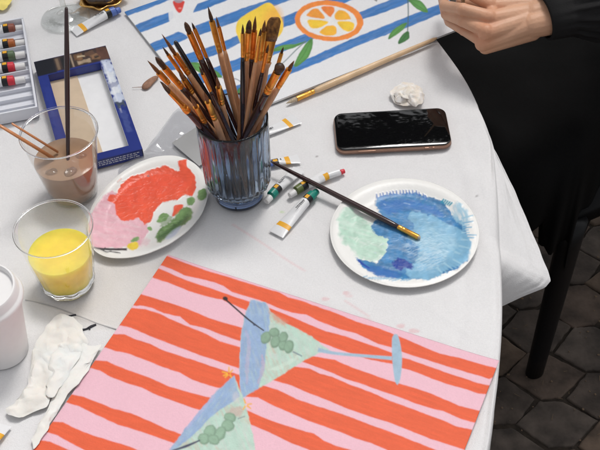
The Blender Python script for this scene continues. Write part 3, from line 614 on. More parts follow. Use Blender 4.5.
def right_plate():
    o, s = (320, 170), 3.53
    b1, b2, b3, bd, gm = col(56, 124, 176), col(126, 176, 206), col(158, 198, 218), col(12, 58, 150), col(180, 212, 194)
    L = [dict(p=D([(75, 150), (100, 135), (130, 150), (180, 185), (230, 225), (245, 260), (225, 300), (170, 328), (130, 300), (90, 262), (68, 215)], o, s), s=True, c=gm, wob=3.2, ws=4, st=.35, ss=2.2, mt=.22, w=4),
         dict(p=D([(200, 100), (245, 84), (340, 82), (430, 108), (465, 155), (515, 200), (522, 260), (520, 320), (480, 350), (400, 380), (300, 388), (200, 370), (150, 345), (128, 312), (200, 330), (235, 290), (240, 245), (195, 228), (178, 195), (215, 160), (197, 125)], o, s), c=b1, wob=1.6, ws=2.5, st=.12, ss=2.4, mt=.34, w=1.4, seed=3),
         dict(p=D([(330, 150), (400, 165), (460, 195), (515, 225), (532, 270), (520, 320), (450, 352), (400, 385), (340, 385), (300, 360), (340, 320), (345, 270), (310, 240), (330, 200), (310, 170)], o, s), s=True, c=b2, wob=2.2, ws=4, st=.12, ss=2.4, mt=.24, w=1.8, seed=5, a=.97, ang=-.3),
         dict(p=D([(370, 200), (430, 210), (480, 240), (500, 280), (470, 310), (400, 300), (360, 270), (360, 230)], o, s), s=True, c=b3, wob=5, ws=6, st=.9, ss=1.1, a=.8, w=9, seed=9, ang=.5),
         dict(p=D([(300, 250), (360, 235), (420, 260), (440, 320), (400, 355), (340, 350), (320, 300)], o, s), s=True, c=col(196, 218, 230), wob=5, ws=4, st=1.8, ss=.9, a=.45, w=8, seed=19, ang=-.4),
         dict(p=D([(210, 115), (300, 105), (400, 130), (440, 165), (380, 150), (300, 140), (240, 160)], o, s), s=True, c=col(58, 112, 186), wob=2, st=.5, a=.7, w=3, seed=11),
         dict(p=D([(160, 340), (230, 350), (290, 370), (250, 382), (190, 368)], o, s), s=True, c=col(52, 104, 178), wob=2, st=.4, a=.8, w=3, seed=12),
         dict(p=D([(255, 330), (275, 312), (300, 318), (330, 338), (322, 350), (300, 345), (285, 355), (262, 346)], o, s), s=True, c=bd, wob=1.3, ws=2, w=1.8, mt=.3, seed=7),
         dict(stroke(D([(135, 318), (150, 332), (175, 348)], o, s), [1, 1.2, .6], c=col(30, 70, 160))),
         dict(p=D([(465, 135), (490, 115), (520, 150), (522, 185), (495, 190), (470, 165)], o, s), s=True, c=b3, wob=2, st=.9, w=2, ang=1.2, a=.9)]
    rng = random.Random(2)
    for k in range(26):      # bristly dabs at the right rim
        a = -.35+k*.055; cx, cy = 404.5, 233.5; r0 = 58+rng.uniform(-4, 3); r1 = r0+rng.uniform(5, 13)
        L.append(stroke([(cx+r0*math.cos(a), cy+r0*.72*math.sin(a)), (cx+r1*math.cos(a), cy+r1*.72*math.sin(a))], [.9, .5], c=(b2 if k % 3 else b3)))
    for k in range(16):
        x = 377+k*3.3+rng.uniform(-.6, .6); y = 195.5-4*math.sin(k/15*2.6)+(k > 12)*(k-12)*1.2; L.append(stroke([(x, y+3), (x-.5, y-1.5)], [.8, .4], c=col(50, 108, 184)))
    for k in range(26):
        x = 362+k*2.9; y = 277+2.5*math.sin(k/25*3.1)+rng.uniform(-1, 1)-(k > 16)*(k-16)*.75; L.append(dict(stroke([(x-2, y+.8), (x+2.6, y-1)], [.5, .6], c=b2), a=.8))
    for k in range(5): L.append(stroke([(441+k*2, 203+k*.7), (444+k*2.1, 199+k*.9)], .7, c=col(24, 150, 176)))
    for k in range(16):
        x, y = rng.uniform(372, 455), rng.uniform(200, 272); L.append(dict(stroke([(x, y), (x+rng.uniform(2, 6), y-rng.uniform(-2, 2))], [.3, .5, .2][:2], c=col(190, 218, 236)), a=.4))
    for k in range(10):
        x, y = rng.uniform(345, 380), rng.uniform(215, 258); L.append(dict(stroke([(x, y), (x+rng.uniform(2, 5), y-rng.uniform(1, 4))], .5, c=col(226, 236, 226)), a=.6))
    plate('paper_plate', (123.2, 885.7), lambda t: 88+0*t, L, 'round white paper plate smeared with blue and mint paint', 8, relief=.1)
right_plate()
def left_plate():
    o, s = (80, 145), 3.75
    rd, rd2, pk, g, gd, yl = col(238, 92, 62), col(226, 74, 56), col(232, 180, 192), col(124, 160, 100), col(84, 116, 70), col(238, 208, 66)
    L = [dict(p=D([(135, 180), (150, 230), (230, 280), (255, 320), (225, 372), (180, 384), (60, 386), (38, 340), (38, 265), (80, 205), (110, 180)], o, s), s=True, c=pk, wob=2, ws=4, st=.25, mt=.12, w=2.4),
         dict(p=D([(298, 84), (320, 75), (365, 100), (376, 98), (366, 60), (400, 54), (402, 82), (430, 112), (436, 160), (420, 192), (392, 188), (368, 206), (310, 215), (278, 252), (265, 290), (240, 298), (222, 274), (180, 285), (155, 285), (135, 262), (130, 222), (104, 208), (112, 190), (140, 184), (152, 150), (190, 120), (240, 105), (268, 92)], o, s), c=rd, wob=.9, ws=2.5, mt=.16, w=1.3, seed=4),
         dict(p=D([(150, 170), (220, 130), (300, 110), (380, 120), (400, 160), (330, 180), (260, 200), (190, 240), (150, 230)], o, s), s=True, c=rd2, a=.35, w=8, st=.6, seed=6, mt=.2),
         dict(p=D([(355, 228), (385, 224), (384, 240), (362, 262), (346, 268), (350, 248)], o, s), s=True, c=rd, w=1.3),
         dict(stroke(D([(165, 285), (180, 270), (230, 265)], o, s), [.6, 1.2, .8], c=rd)),
         ell(*D([(458, 187)], o, s)[0], 4.8, 6, .5, c=g, wob=1.2, mt=.25), ell(*D([(415, 212)], o, s)[0], 4, 4.6, .4, c=g, wob=1.2, mt=.25),
         dict(p=D([(284, 350), (300, 318), (345, 282), (382, 240), (402, 232), (420, 246), (418, 272), (380, 306), (335, 338), (300, 365)], o, s), s=True, c=g*.95, wob=1.2, ws=2.5, mt=.3, w=1.6, seed=8),
         dict(p=D([(290, 350), (312, 328), (352, 300), (400, 268), (412, 262), (395, 292), (340, 330), (300, 362)], o, s), s=True, c=gd, wob=1.5, mt=.3, w=2.5, a=.85, seed=9),
         dict(ell(*D([(375, 262)], o, s)[0], 5, 3, -.7, c=g*1.35), a=.6, w=3, wob=1),
         dict(p=D([(288, 285), (310, 255), (332, 262), (322, 285), (300, 292)], o, s), s=True, c=g, wob=1, mt=.3), dict(p=D([(318, 268), (345, 268), (338, 290), (318, 300), (300, 305)], o, s), s=True, c=g*.9, wob=1, a=.6),
         ell(*D([(263, 315)], o, s)[0], 2.6, 2.2, .4, c=g*1.15, wob=.8), ell(*D([(207, 356)], o, s)[0], 4.6, 2.4, -.3, c=g*1.1, wob=.8, mt=.2), ell(*D([(200, 380)], o, s)[0], 6, 3.6, -.2, c=yl, wob=1, mt=.12),
         dict(p=D([(320, 350), (350, 320), (380, 305), (360, 335), (335, 352)], o, s), s=True, c=col(190, 200, 222), a=.8, w=2), dict(ell(*D([(240, 365)], o, s)[0], 6, 4, c=pk), a=.5, w=3, wob=2),
         stroke(D([(52, 385), (75, 390), (110, 392), (176, 392)], o, s), [.3, .9, 1.1, 1.2], c=(.02, .02, .025)),
         stroke(D([(78, 392), (100, 402), (118, 398)], o, s), [.4, .6, .3], c=(.02, .02, .025)), stroke(D([(112, 400), (135, 403), (152, 406)], o, s), [.3, .6, .3], c=(.02, .02, .025)), stroke(D([(95, 385), (88, 398)], o, s), [.3, .4], c=(.02, .02, .025))]
    rng = random.Random(8)
    for k in range(10):
        x, y = rng.uniform(116, 190), rng.uniform(172, 210)
        L.append(dict(stroke([(x, y), (x+rng.uniform(2, 6), y-rng.uniform(0, 4))], [.3, .5], c=col(250, 140, 108)), a=.5))
    out = [(90.7, 209), (101.3, 193), (114.7, 178.3), (133.3, 165), (154.7, 156.2), (176, 155), (192, 161), (202.7, 171.7), (208, 187.7), (205.3, 203.7), (194.7, 222.3), (178.7, 237), (157.3, 249), (133.3, 256.5), (106.7, 256.8), (94, 250.5), (89, 238), (88, 223)]
    W_ = np.array([un(u, v, 9)[:2] for u, v in out]); c = W_.mean(0)
    d = W_-c; a = np.arctan2(d[:, 1], d[:, 0]); r = np.hypot(d[:, 0], d[:, 1]); k = np.argsort(a); a, r = a[k], r[k]
    a = np.r_[a-2*np.pi, a, a+2*np.pi]; r = np.r_[r, r, r]
    tt = np.linspace(-np.pi, np.pi, 721); rr = np.interp(tt, a, r)
    ker = np.hanning(41); ker /= ker.sum(); rr = np.convolve(np.r_[rr[-41:-1], rr, rr[1:41]], ker, 'same')[40:-40]
    plate('paper_plate', (c[0], c[1]), lambda t: np.interp((t+np.pi) % (2*np.pi)-np.pi, tt, rr), L, 'oval white paper plate with red, pink and green paint, left of the brush glass', 9, 5, relief=.3)
left_plate()

# ------------------------------------------------------------------ glass of brushes
GC = (-72.7, 966.7)
def brush_glass():
    t = thing('brush_glass', 'smoky blue ribbed glass tumbler packed with paintbrushes', 'glass', (GC[0], GC[1], .3))
    nn = 28
    def mod(q, a):
        amp = [0, 0, .004, .045, .055, .05, .045, .04, .015, 0, 0][min(q, 10)] if q <= 10 else 0
        return 1+amp*(abs(math.cos(nn*a/2))-.5)
    prof = [(3, 9), (26.5, 9), (29, 12), (31, 17), (37, 22), (39.6, 30), (40.6, 60), (41.5, 100), (42.2, 116), (42.6, 125), (42.4, 127.5),
            (41.0, 127.5), (40.2, 124), (38.9, 100), (37.8, 60), (36.5, 34), (33, 25), (26, 20.5), (3, 19)]
    mb = MB(); mb.lathe([(3, 0), (28.5, 0), (30.5, 1.5), (29.6, 8), (28.6, 11.5), (26, 8.9), (3, 8.9)], 120, c0=True, c1=True); mesh_obj('foot', mb, M['dark_glass'], t)
    mb = MB(); mb.lathe(prof, 176, c0=True, c1=True, mod=mod); mesh_obj('glass_wall', mb, M['smoke_glass'], t)
brush_glass()
BR = [('rb', (-54, 979, 21), (-156.4, 956.8, 222.9), 21.7, 40.3, 'bristle_brown', 'wood_tan', 'slim brush with brown pointed tip and tan handle, second from the left in the glass'),
 ('fb', (-50.8, 978.6, 20), (-149.6, 972.8, 214.7), 18, 52, 'bristle_dark', 'maroon_lacquer', 'round dark tipped brush with copper ferrule and maroon handle, in the upper left cluster'),
 ('ab', (-49, 961.3, 20), (-142.5, 941.1, 202), 13, 51, 'bristle_dark', 'maroon_lacquer', 'slant tipped brush with dark bristles leaning lowest at the left of the glass'),
 ('rb', (-50.5, 977.9, 20), (-142.1, 995.8, 228.3), 30, 59.4, 'bristle_brown', 'wood_tan', 'brush with long reddish brown pointed bristles and tan handle, leaning left'),
 ('sb', (-57.9, 983.7, 20), (-142.2, 986.9, 217.6), 12.5, 44.2, 'bristle_dark', 'maroon_lacquer', 'thin detail brush with small black tip, copper ferrule and maroon handle, leaning left'),
 ('bl', (-49.1, 971.5, 20), (-130.3, 1006.5, 209.7), 1, 3, 'black_lacquer', 'black_lacquer', 'upside down brush showing only its plain black handle, leaning left'),
 ('fb', (-58, 980.9, 20), (-116, 1007.1, 234.6), 14.7, 49.5, 'bristle_dark', 'maroon_lacquer', 'full dark tipped brush with thick maroon handle, left of the two tallest'),
 ('sb', (-48.3, 971.8, 20), (-109, 1010.7, 230.8), 8.2, 45.8, 'bristle_dark', 'maroon_lacquer', 'slender dark tipped brush pressed against the thick maroon one'),
 ('rb', (-54.8, 970.5, 20), (-91, 1034.9, 234.2), 18, 56.1, 'bristle_dark', 'wood_tan', 'tallest brush in the glass, long pointed tip, gold ferrule and tan handle'),
 ('sb', (-49.8, 971.1, 20), (-80.9, 1007.8, 239.3), 13, 42.6, 'bristle_brown', 'wood_tan', 'thin tan brush just right of the tallest brush'),
 ('sb', (-67.9, 948.9, 20), (-51.5, 992.9, 238.2), 11, 40, 'bristle_dark', 'black_lacquer', 'thin dark tipped brush with black handle in front of the lemon'),
 ('fb', (-75.8, 965.5, 20), (-44, 998.8, 238.8), 15, 50.1, 'bristle_dark', 'wood_tan', 'fat dark tipped brush with tan handle in front of the lemon'),
 ('rb', (-67.7, 989, 20), (-37.3, 1003.9, 240.1), 19.4, 55.8, 'bristle_brown', 'maroon_lacquer', 'brush with long upright brown tip right of the fat dark tip, over the lemon'),
 ('sb', (-76.8, 951.9, 20), (-31.6, 986.3, 236.5), 8.9, 42.5, 'bristle_dark', 'wood_tan', 'thin brush with short dark tip and tan handle over the lemon right of centre'),
 ('rb', (-67, 950, 20), (-27.2, 1006.4, 232.2), 14.1, 48.2, 'bristle_brown', 'wood_tan', 'brown pointed brush directly left of the wide flat one'),
 ('flat', (-69.3, 945.2, 20), (-16.1, 1017.8, 227.2), 27, 54.7, 'bristle_flat', 'wood_tan', 'widest flat brush with fan of brown bristles and tan handle'),
 ('sb', (-73.5, 942.1, 20), (-8.2, 987.8, 208.3), 8.1, 27, 'bristle_dark', 'wood_orange', 'very thin dark tipped brush behind the round black one at the right'),
 ('round', (-94.6, 969.4, 20), (-11.2, 959.5, 206.6), 13, 45.4, 'bristle_dark', 'maroon_lacquer', 'brush with round black mop tip, copper ferrule and maroon handle, leaning right'),
 ('rb', (-94.5, 969.3, 20), (3, 966.2, 205.2), 13.8, 41.9, 'bristle_brown', 'wood_tan', 'rightmost brush in the glass, brown tip and tan handle'),
 ('rb', (-73.8, 971.8, 20), (-83.6, 954.9, 196.7), 15.7, 42.8, 'bristle_brown', 'wood_tan', 'short front brush with brown tip and tan handle standing in the middle'),
 ('rb', (-78.7, 983.8, 20), (-113.1, 934.4, 188.7), 22, 55.4, 'bristle_brown', 'maroon_lacquer', 'short front left brush with orange ferrule and maroon handle'),
 ('rb', (-73.7, 964.1, 20), (-41.6, 1011.8, 215.4), 14.6, 42.1, 'bristle_brown', 'wood_tan', 'shorter tan brush half hidden behind the fat dark tip over the lemon'),
 ('sb', (-72.6, 971.2, 20), (-24.5, 981.9, 217.6), 10.8, 38.3, 'bristle_dark', 'maroon_lacquer', 'thin maroon brush in front of the wide flat one'),
 ('rb', (-65.7, 968.8, 20), (-128.5, 984.4, 185.8), 14.7, 35.1, 'bristle_brown', 'wood_tan', 'short tan brush in the thick of the left cluster'),
 ('sb', (-53.4, 959.7, 20), (-100.7, 949.4, 217.6), 11.9, 38.3, 'bristle_dark', 'maroon_lacquer', 'thin maroon brush beside the thick maroon one, left of the middle'),
 ('rb', (-71.4, 967.5, 20), (-97.3, 934.8, 193), 17.1, 49, 'bristle_brown', 'wood_tan', 'short front brush with wide orange ferrule and tan handle, left of the middle one')]
def brush(name, B, T, fs, fe, bm_, hm, kind, label, fm=None, hl=None, group='paintbrushes in the smoky glass', hr=None, fr=None, butt=2.0):
    """brush from handle end B to bristle tip T (mm); fs, fe distances of the ferrule from the tip"""
    B = Vector(B); T = Vector(T); L = (T-B).length; d = (B-T).normalized()
    kr = {'rb': (2.2, 3.0, 3.2), 'fb': (2.9, 3.2, 3.6), 'sb': (1.5, 1.9, 2.3), 'bl': (2.6, 2.6, 2.6), 'ab': (4.6, 4.2, 3.6), 'flat': (8.0, 6.2, 3.9), 'round': (5.3, 4.0, 3.6)}[kind]
    rb_, rf, rh = kr
    rb_, rf, rh = rb_*1.12, rf*1.2, rh*1.2
    if hr: rh = hr
    if fr: rf = fr; rb_ = fr*.9
    t = thing(name, label, 'paintbrush', B, group)
    t.location = (B.x/1000, B.y/1000, B.z/1000+TABLE)
    P = lambda s: (T+d*s)-B
    up = (T-B).cross(Vector((0, 0, 1))).cross(T-B) if kind in ('flat', 'ab') else Vector((0, 0, 1))
    if kind == 'flat': up = Vector((.5, -.75, .3))
    fl = {'flat': .35, 'ab': .45}.get(kind, 1.0)
    # handle: thickest a third of the way down, tapering to the end
    if kind == 'bl':
        mb = MB(); mb.tube([P(0), P(1), P(3), P(30), P(L*.6), P(L)], [1, 2.2, 2.7, 3.2, 3.4, 2.4], 12); mesh_obj('handle', mb, M[hm], t)
        return t
    hs_ = [fe-1, fe+6, fe+22, fe+50, L*.75, L-6, L]
    hs_ = sorted(set([x for x in hs_ if x <= L]))
    rr = [rf*.82 if x < fe else (rh*.9 if x < fe+10 else (rh if x < fe+60 else (rh*.8 if x < L-10 else (rh*.55 if x < L-1 else rh*.3)))) for x in hs_]
    mb = MB(); mb.tube([P(x) for x in hs_], rr, 14); mesh_obj('handle', mb, M[hm], t)
    mb = MB(); n = 16
    xs = [fs, fs+1, fe-(fe-fs)*.34, fe-(fe-fs)*.32, fe-(fe-fs)*.30, fe-(fe-fs)*.2, fe-(fe-fs)*.18, fe-(fe-fs)*.16, fe-1, fe]
    rs = [rf, rf, rf*.98, rf*.82+.35, rf*.98, rf*.96, rf*.8+.3, rf*.96, rf*.93, rf*.86]
    if kind == 'flat': rs = [rf, rf, rf*.82, rf*.8, rf*.8, rf*.72, rf*.7, rf*.7, rh*1.05, rh]
    rings = []
    dv = Vector(d); a = dv.cross(up); a.normalize(); b = a.cross(dv).normalized()
    for k, x in enumerate(xs):
        f_ = fl+(1-fl)*(k/9)
        rings.append([Vector(P(x))+a*math.cos(q)*rs[k]+b*math.sin(q)*rs[k]*f_ for q in [2*math.pi*i/n for i in range(n)]])
    mb.loft(rings); mesh_obj('ferrule', mb, M[fm or 'ferrule_gold'], t, 50)
    mb = MB()
    if kind == 'flat': st = [(fs+1, .95, .35), (fs-6, 1.0, .4), (fs*.5, 1.05, .35), (fs*.2, 1.0, .22), (1.5, .8, .1), (0, .55, .05)]
    elif kind == 'ab': st = [(fs+1, .9, .45), (fs*.6, .95, .42), (fs*.25, .8, .3), (0, .3, .1)]
    elif kind == 'round': st = [(fs+1, .62, .62), (fs*.8, .85, .85), (fs*.45, 1.0, 1.0), (fs*.2, .85, .85), (0.8, .5, .5), (0, .15, .15)]
    elif kind == 'fb': st = [(fs+1, .9, .9), (fs*.7, 1.06, 1.06), (fs*.4, .95, .95), (fs*.15, .6, .6), (0, .12, .12)]
    else: st = [(fs+1, .85, .85), (fs*.75, .95, .95), (fs*.45, .72, .72), (fs*.18, .35, .35), (0, .06, .06)]
    rings = []
    rng = random.Random(int(abs(B.x*7+T.x*3)))
    for x, sa, sb in st:
        sk_ = 3.5*(1-x/fs) if kind == 'ab' else 0
        rings.append([Vector(P(x+(sk_*math.cos(q) if kind == 'ab' else 0)))+a*math.cos(q)*rb_*sa*rng.uniform(.92, 1.05)+b*math.sin(q)*rb_*sb*rng.uniform(.92, 1.05) for q in [2*math.pi*i/n for i in range(n)]])
    mb.loft(rings); mesh_obj('bristles', mb, M[bm_], t)
    return t
for i, (k, B, T, fs, fe, bm_, hm, lab) in enumerate(BR):
    brush('paintbrush', B, T, fs, fe, bm_, hm, k, lab, 'ferrule_copper' if hm == 'maroon_lacquer' or i % 3 == 0 else 'ferrule_gold')

# brushes lying on the table and on the plate
A_, B_ = un(436.5, 39.5, 3.5), un(286, 103.5, 3.0)
brush('paintbrush', (A_[0], A_[1], 6.0), B_, 17, 44, 'bristle_beige', 'wood_pale', 'rb', 'pale wooden paintbrush lying on the cloth above the phone', 'ferrule_gold', group='paintbrushes lying on the table', hr=4.6, fr=3.7)
A_, B_ = un(271, 161.5, 17), un(420.5, 238.5, 4.5)
brush('paintbrush', A_, B_, 3, 31, 'bristle_beige', 'maroon_lacquer', 'rb', 'dark maroon paintbrush resting on the blue paint plate', 'ferrule_gold', group='paintbrushes lying on the table', hr=3.8, fr=3.4)

# ------------------------------------------------------------------ drinks
def lid_rim(mb, r, z, tr, n=72): mb.lathe([(r-tr, z-tr), (r, z-tr*1.3), (r+tr*.9, z-tr*.5), (r+tr, z+tr*.3), (r+tr*.3, z+tr), (r-tr*.5, z+tr*.7), (r-tr, z-tr)], n)
def plastic_cup():
    c = (-280.8, 987.7); t = thing('plastic_cup', 'clear plastic cup holding brown paint water, a maroon handle and a wooden stick', 'plastic cup', (c[0], c[1], .3))
    r = lambda z: 30+16*z/100
    mb = MB(); mb.lathe([(3, 1), (28.5, 1), (30.2, 2.5), (r(20), 20), (r(60), 60), (r(90), 90), (r(97), 97)], 72, c0=True); mesh_obj('cup_wall', mb, M['plastic_wall'], t)
    mb = MB(); lid_rim(mb, 45.9, 98.8, 1.3); mesh_obj('rim', mb, M['glass'], t)
    zl = 56
    mb = MB(); mb.lathe([(27, 2.6), (29.2, 4), (r(20)-.7, 20), (r(zl)-.7, zl-.6), (r(zl)-1.8, zl), (3, zl)], 72, c0=True, c1=True)
    o = mesh_obj('brown_water', mb, M['brown_drink'], None, 50); o.location = (c[0]/1000, c[1]/1000, TABLE+.0003); tag(o, 'murky brown water filling the lower half of the clear plastic cup', 'drink')
    rng = random.Random(3)
    for lab, (x, y, z, s, a) in (('ice cube floating at the front left of the brown water', (-14, -22, 53, 8, .4)), ('ice cube floating at the front right of the brown water', (9, -24, 54, 8.5, 1.0)), ('ice cube floating by the maroon handle in the brown water', (18, 4, 53, 7.5, .2))):
        mb = MB(); mb.ball((0, 0, 0), (s*1.15, s*.95, s*.75), 14, 20); mb.v = [tuple(p_*(1+.28*(float(fbm(v_[0]*1.0+50, v_[1]*1.0+v_[2], 6, int(s*3), 2))-.5)) for p_ in v_) for v_ in mb.v]
        o = mesh_obj('ice_cube', mb, M['ice'], None); o.location = ((c[0]+x)/1000, (c[1]+y)/1000, TABLE+z/1000); o.rotation_euler = (rng.uniform(-.3, .3), rng.uniform(-.3, .3), a)
        tag(o, lab, 'ice cube', 'ice cubes in the brown water')
    P1 = un(68, 155, 60); T = un(66.3, 7, 196); Bp = P1-(T-P1)*.13
    mb = MB(); L = T-Bp; mb.tube([L*0, L*.2, L*.45, L*.7, L*.95, L*.99, L], [2.0, 2.6, 3.2, 3.3, 2.5, 2.1, 1.2], 14)
    t2 = thing('paintbrush', 'maroon handled paintbrush standing upright in the brown water cup', 'paintbrush', Bp, 'paintbrushes in the plastic cup'); mesh_obj('handle', mb, M['maroon_lacquer'], t2)
    Q = un(21, 138.5, 101.5); P = un(53, 158, 58)
    for k, (off, rr, lab) in enumerate((((0, 0, 0), 3.3, 'flat orange brown wooden stick leaning out of the brown water cup'), ((5, 9, 1.5), 2.3, 'thinner wooden stick beside the flat one in the brown water cup'))):
        off = np.array(off); a = P+off; b = Q+off; d = b-a; e = b+d*(.42 if k else .62)
        mb = MB(); mb.tube([a-a, (e-a)*.5, e-a], [rr, rr, rr*.8], 12, flat=.6); o = mesh_obj('wooden_stick', mb, M['wood_orange'], None); o.location = (a[0]/1000, a[1]/1000, a[2]/1000+TABLE)
        tag(o, lab, 'stick', 'wooden sticks in the plastic cup')
plastic_cup()
def juice_glass():
    c = (-271.2, 837.1); t = thing('juice_glass', 'clear glass tumbler half full of orange yellow juice', 'glass', (c[0], c[1], .3))
    r = lambda z: 29.8+13.6*z/94
    fac = lambda q, a: 1+(.035*(abs(math.cos(5*a))-.6) if q in (2, 3, 4) else 0)
    mb = MB(); mb.lathe([(r(9), 9), (r(18), 18), (r(28), 28), (r(40), 40), (r(52), 52), (r(58), 58), (r(64), 64), (r(80), 80), (r(91), 91)], 120, mod=lambda q, a: 1+(.035*(abs(math.cos(5*a))-.6) if q < 5 else (.015*(abs(math.cos(5*a))-.6) if q == 5 else 0))); mesh_obj('glass_wall', mb, M['clear_wall'], t)
    mb = MB(); lid_rim(mb, r(93), 92.4, 1.0, 96); mesh_obj('rim', mb, M['glass'], t)
    mb = MB(); mb.lathe([(3, 0), (26, 0), (29, 1.5), (30.5, 5), (r(9)+.5, 9.2), (25, 9.6), (3, 9.6)], 100, c0=True, c1=True, mod=fac); mesh_obj('thick_base', mb, M['glass'], t)
    zl = 54
    mb = MB(); mb.lathe([(24, 9.9), (r(11)-2, 11), (r(30)-1.9, 30), (r(zl)-1.9, zl-.8), (r(zl)-2.4, zl), (3, zl)], 120, c0=True, c1=True, mod=lambda q, a: 1+(.03*(abs(math.cos(5*a))-.6) if q in (0, 1, 2) else 0))
    o = mesh_obj('juice', mb, M['juice'], None, 50); o.location = (c[0]/1000, c[1]/1000, TABLE+.0003); tag(o, 'orange yellow juice inside the clear tumbler', 'juice')
juice_glass()
def coffee_cup():
    b = un(4, 350); t = thing('takeaway_cup', 'white paper takeaway cup with a plastic lid at the left edge', 'cup', (b[0], b[1], .3))
    mb = MB(); mb.lathe([(3, 1), (25, 1), (27, 0), (27.3, 3), (37.5, 92)], 72, c0=True, c1=True); mesh_obj('cup_body', mb, M['cup_paper'], t, 50)
    mb = MB(); mb.lathe([(37.7, 86), (40.5, 87), (41.2, 90), (40.2, 93), (38.6, 94), (37.4, 96), (36.6, 104), (35.2, 106), (33.5, 106), (32.6, 104), (32.2, 99.5), (3, 99.5)], 72, c1=True); mesh_obj('lid', mb, M['cup_lid'], t, 50)
coffee_cup()
def wine_glass():
    c = un(66, 18.5); t = thing('wine_glass', 'clear stemmed wine glass with its round foot at the upper left', 'wine glass', (c[0], c[1], .2))
    mb = MB(); mb.lathe([(3, .0), (35.5, .2), (36.8, 1.0), (35.6, 1.9), (20, 3.4), (9, 6.5), (5, 12), (4.2, 25), (4.0, 70), (5.5, 84), (3, 86)], 72, c0=True, c1=True); mesh_obj('foot', mb, M['stem_glass'], t)
    mb = MB(); mb.lathe([(4, 86), (20, 92), (34, 108), (40, 130), (38, 158), (33, 180)], 72); mesh_obj('bowl', mb, M['clear_wall'], t)
wine_glass()
def gold_dish():
    c = un(103, 1); t = thing('gold_dish', 'scalloped gold dish holding dark resin, at the top beside the blue capped tube', 'dish', (c[0], c[1], .3))
    wv = lambda q, a: 1+.07*math.cos(8*a)*(q in (2, 3, 4, 5))+.03*math.cos(13*a+1)*(q in (3, 4))
    mb = MB(); mb.lathe([(3, .5), (26, .5), (30, 5), (36.5, 11), (37, 12.5), (34, 12.6), (28, 8), (24, 6), (3, 5)], 110, c0=True, c1=True, mod=wv); mesh_obj('dish', mb, M['gold'], t)
    mb = MB(); mb.lathe([(26, 7), (27, 16), (24, 26), (20, 30), (3, 31)], 60, c0=True, c1=True, mod=lambda q, a: 1+.05*math.sin(5*a+q)); o = mesh_obj('resin_block', mb, M['dark_resin'], t)
gold_dish()

# ------------------------------------------------------------------ phone
def phone():
    t = thing('phone', 'smartphone with black screen and rosy metal rim, lying face up', 'phone', (125.3, 1065, .2), rz=.005)
    mb = MB(); mb.rbox(-74, 74, -36.2, 36.2, .2, 6.4, 12, 1.2, n=10); mb.rbox(-74.4, 74.4, -36.6, 36.6, .0, 3.2, 12, 1.3, n=10, mi=1); mesh_obj('frame', mb, [M['phone_frame'], M['phone_case']], t, 50)
    mb = MB(); mb.rbox(-73.3, 73.3, -35.5, 35.5, 6.0, 8.2, 11.5, 1.0, n=10); mesh_obj('screen', mb, M['phone_glass'], t, 50)
    for x0, x1 in ((-47, -24), (38, 44), (48, 51)):
        mb = MB(); mb.box(x0, x1, -37.2, -36.0, 3.4, 5.6, .4); mesh_obj('side_button', mb, M['phone_frame'], t, 40)
phone()

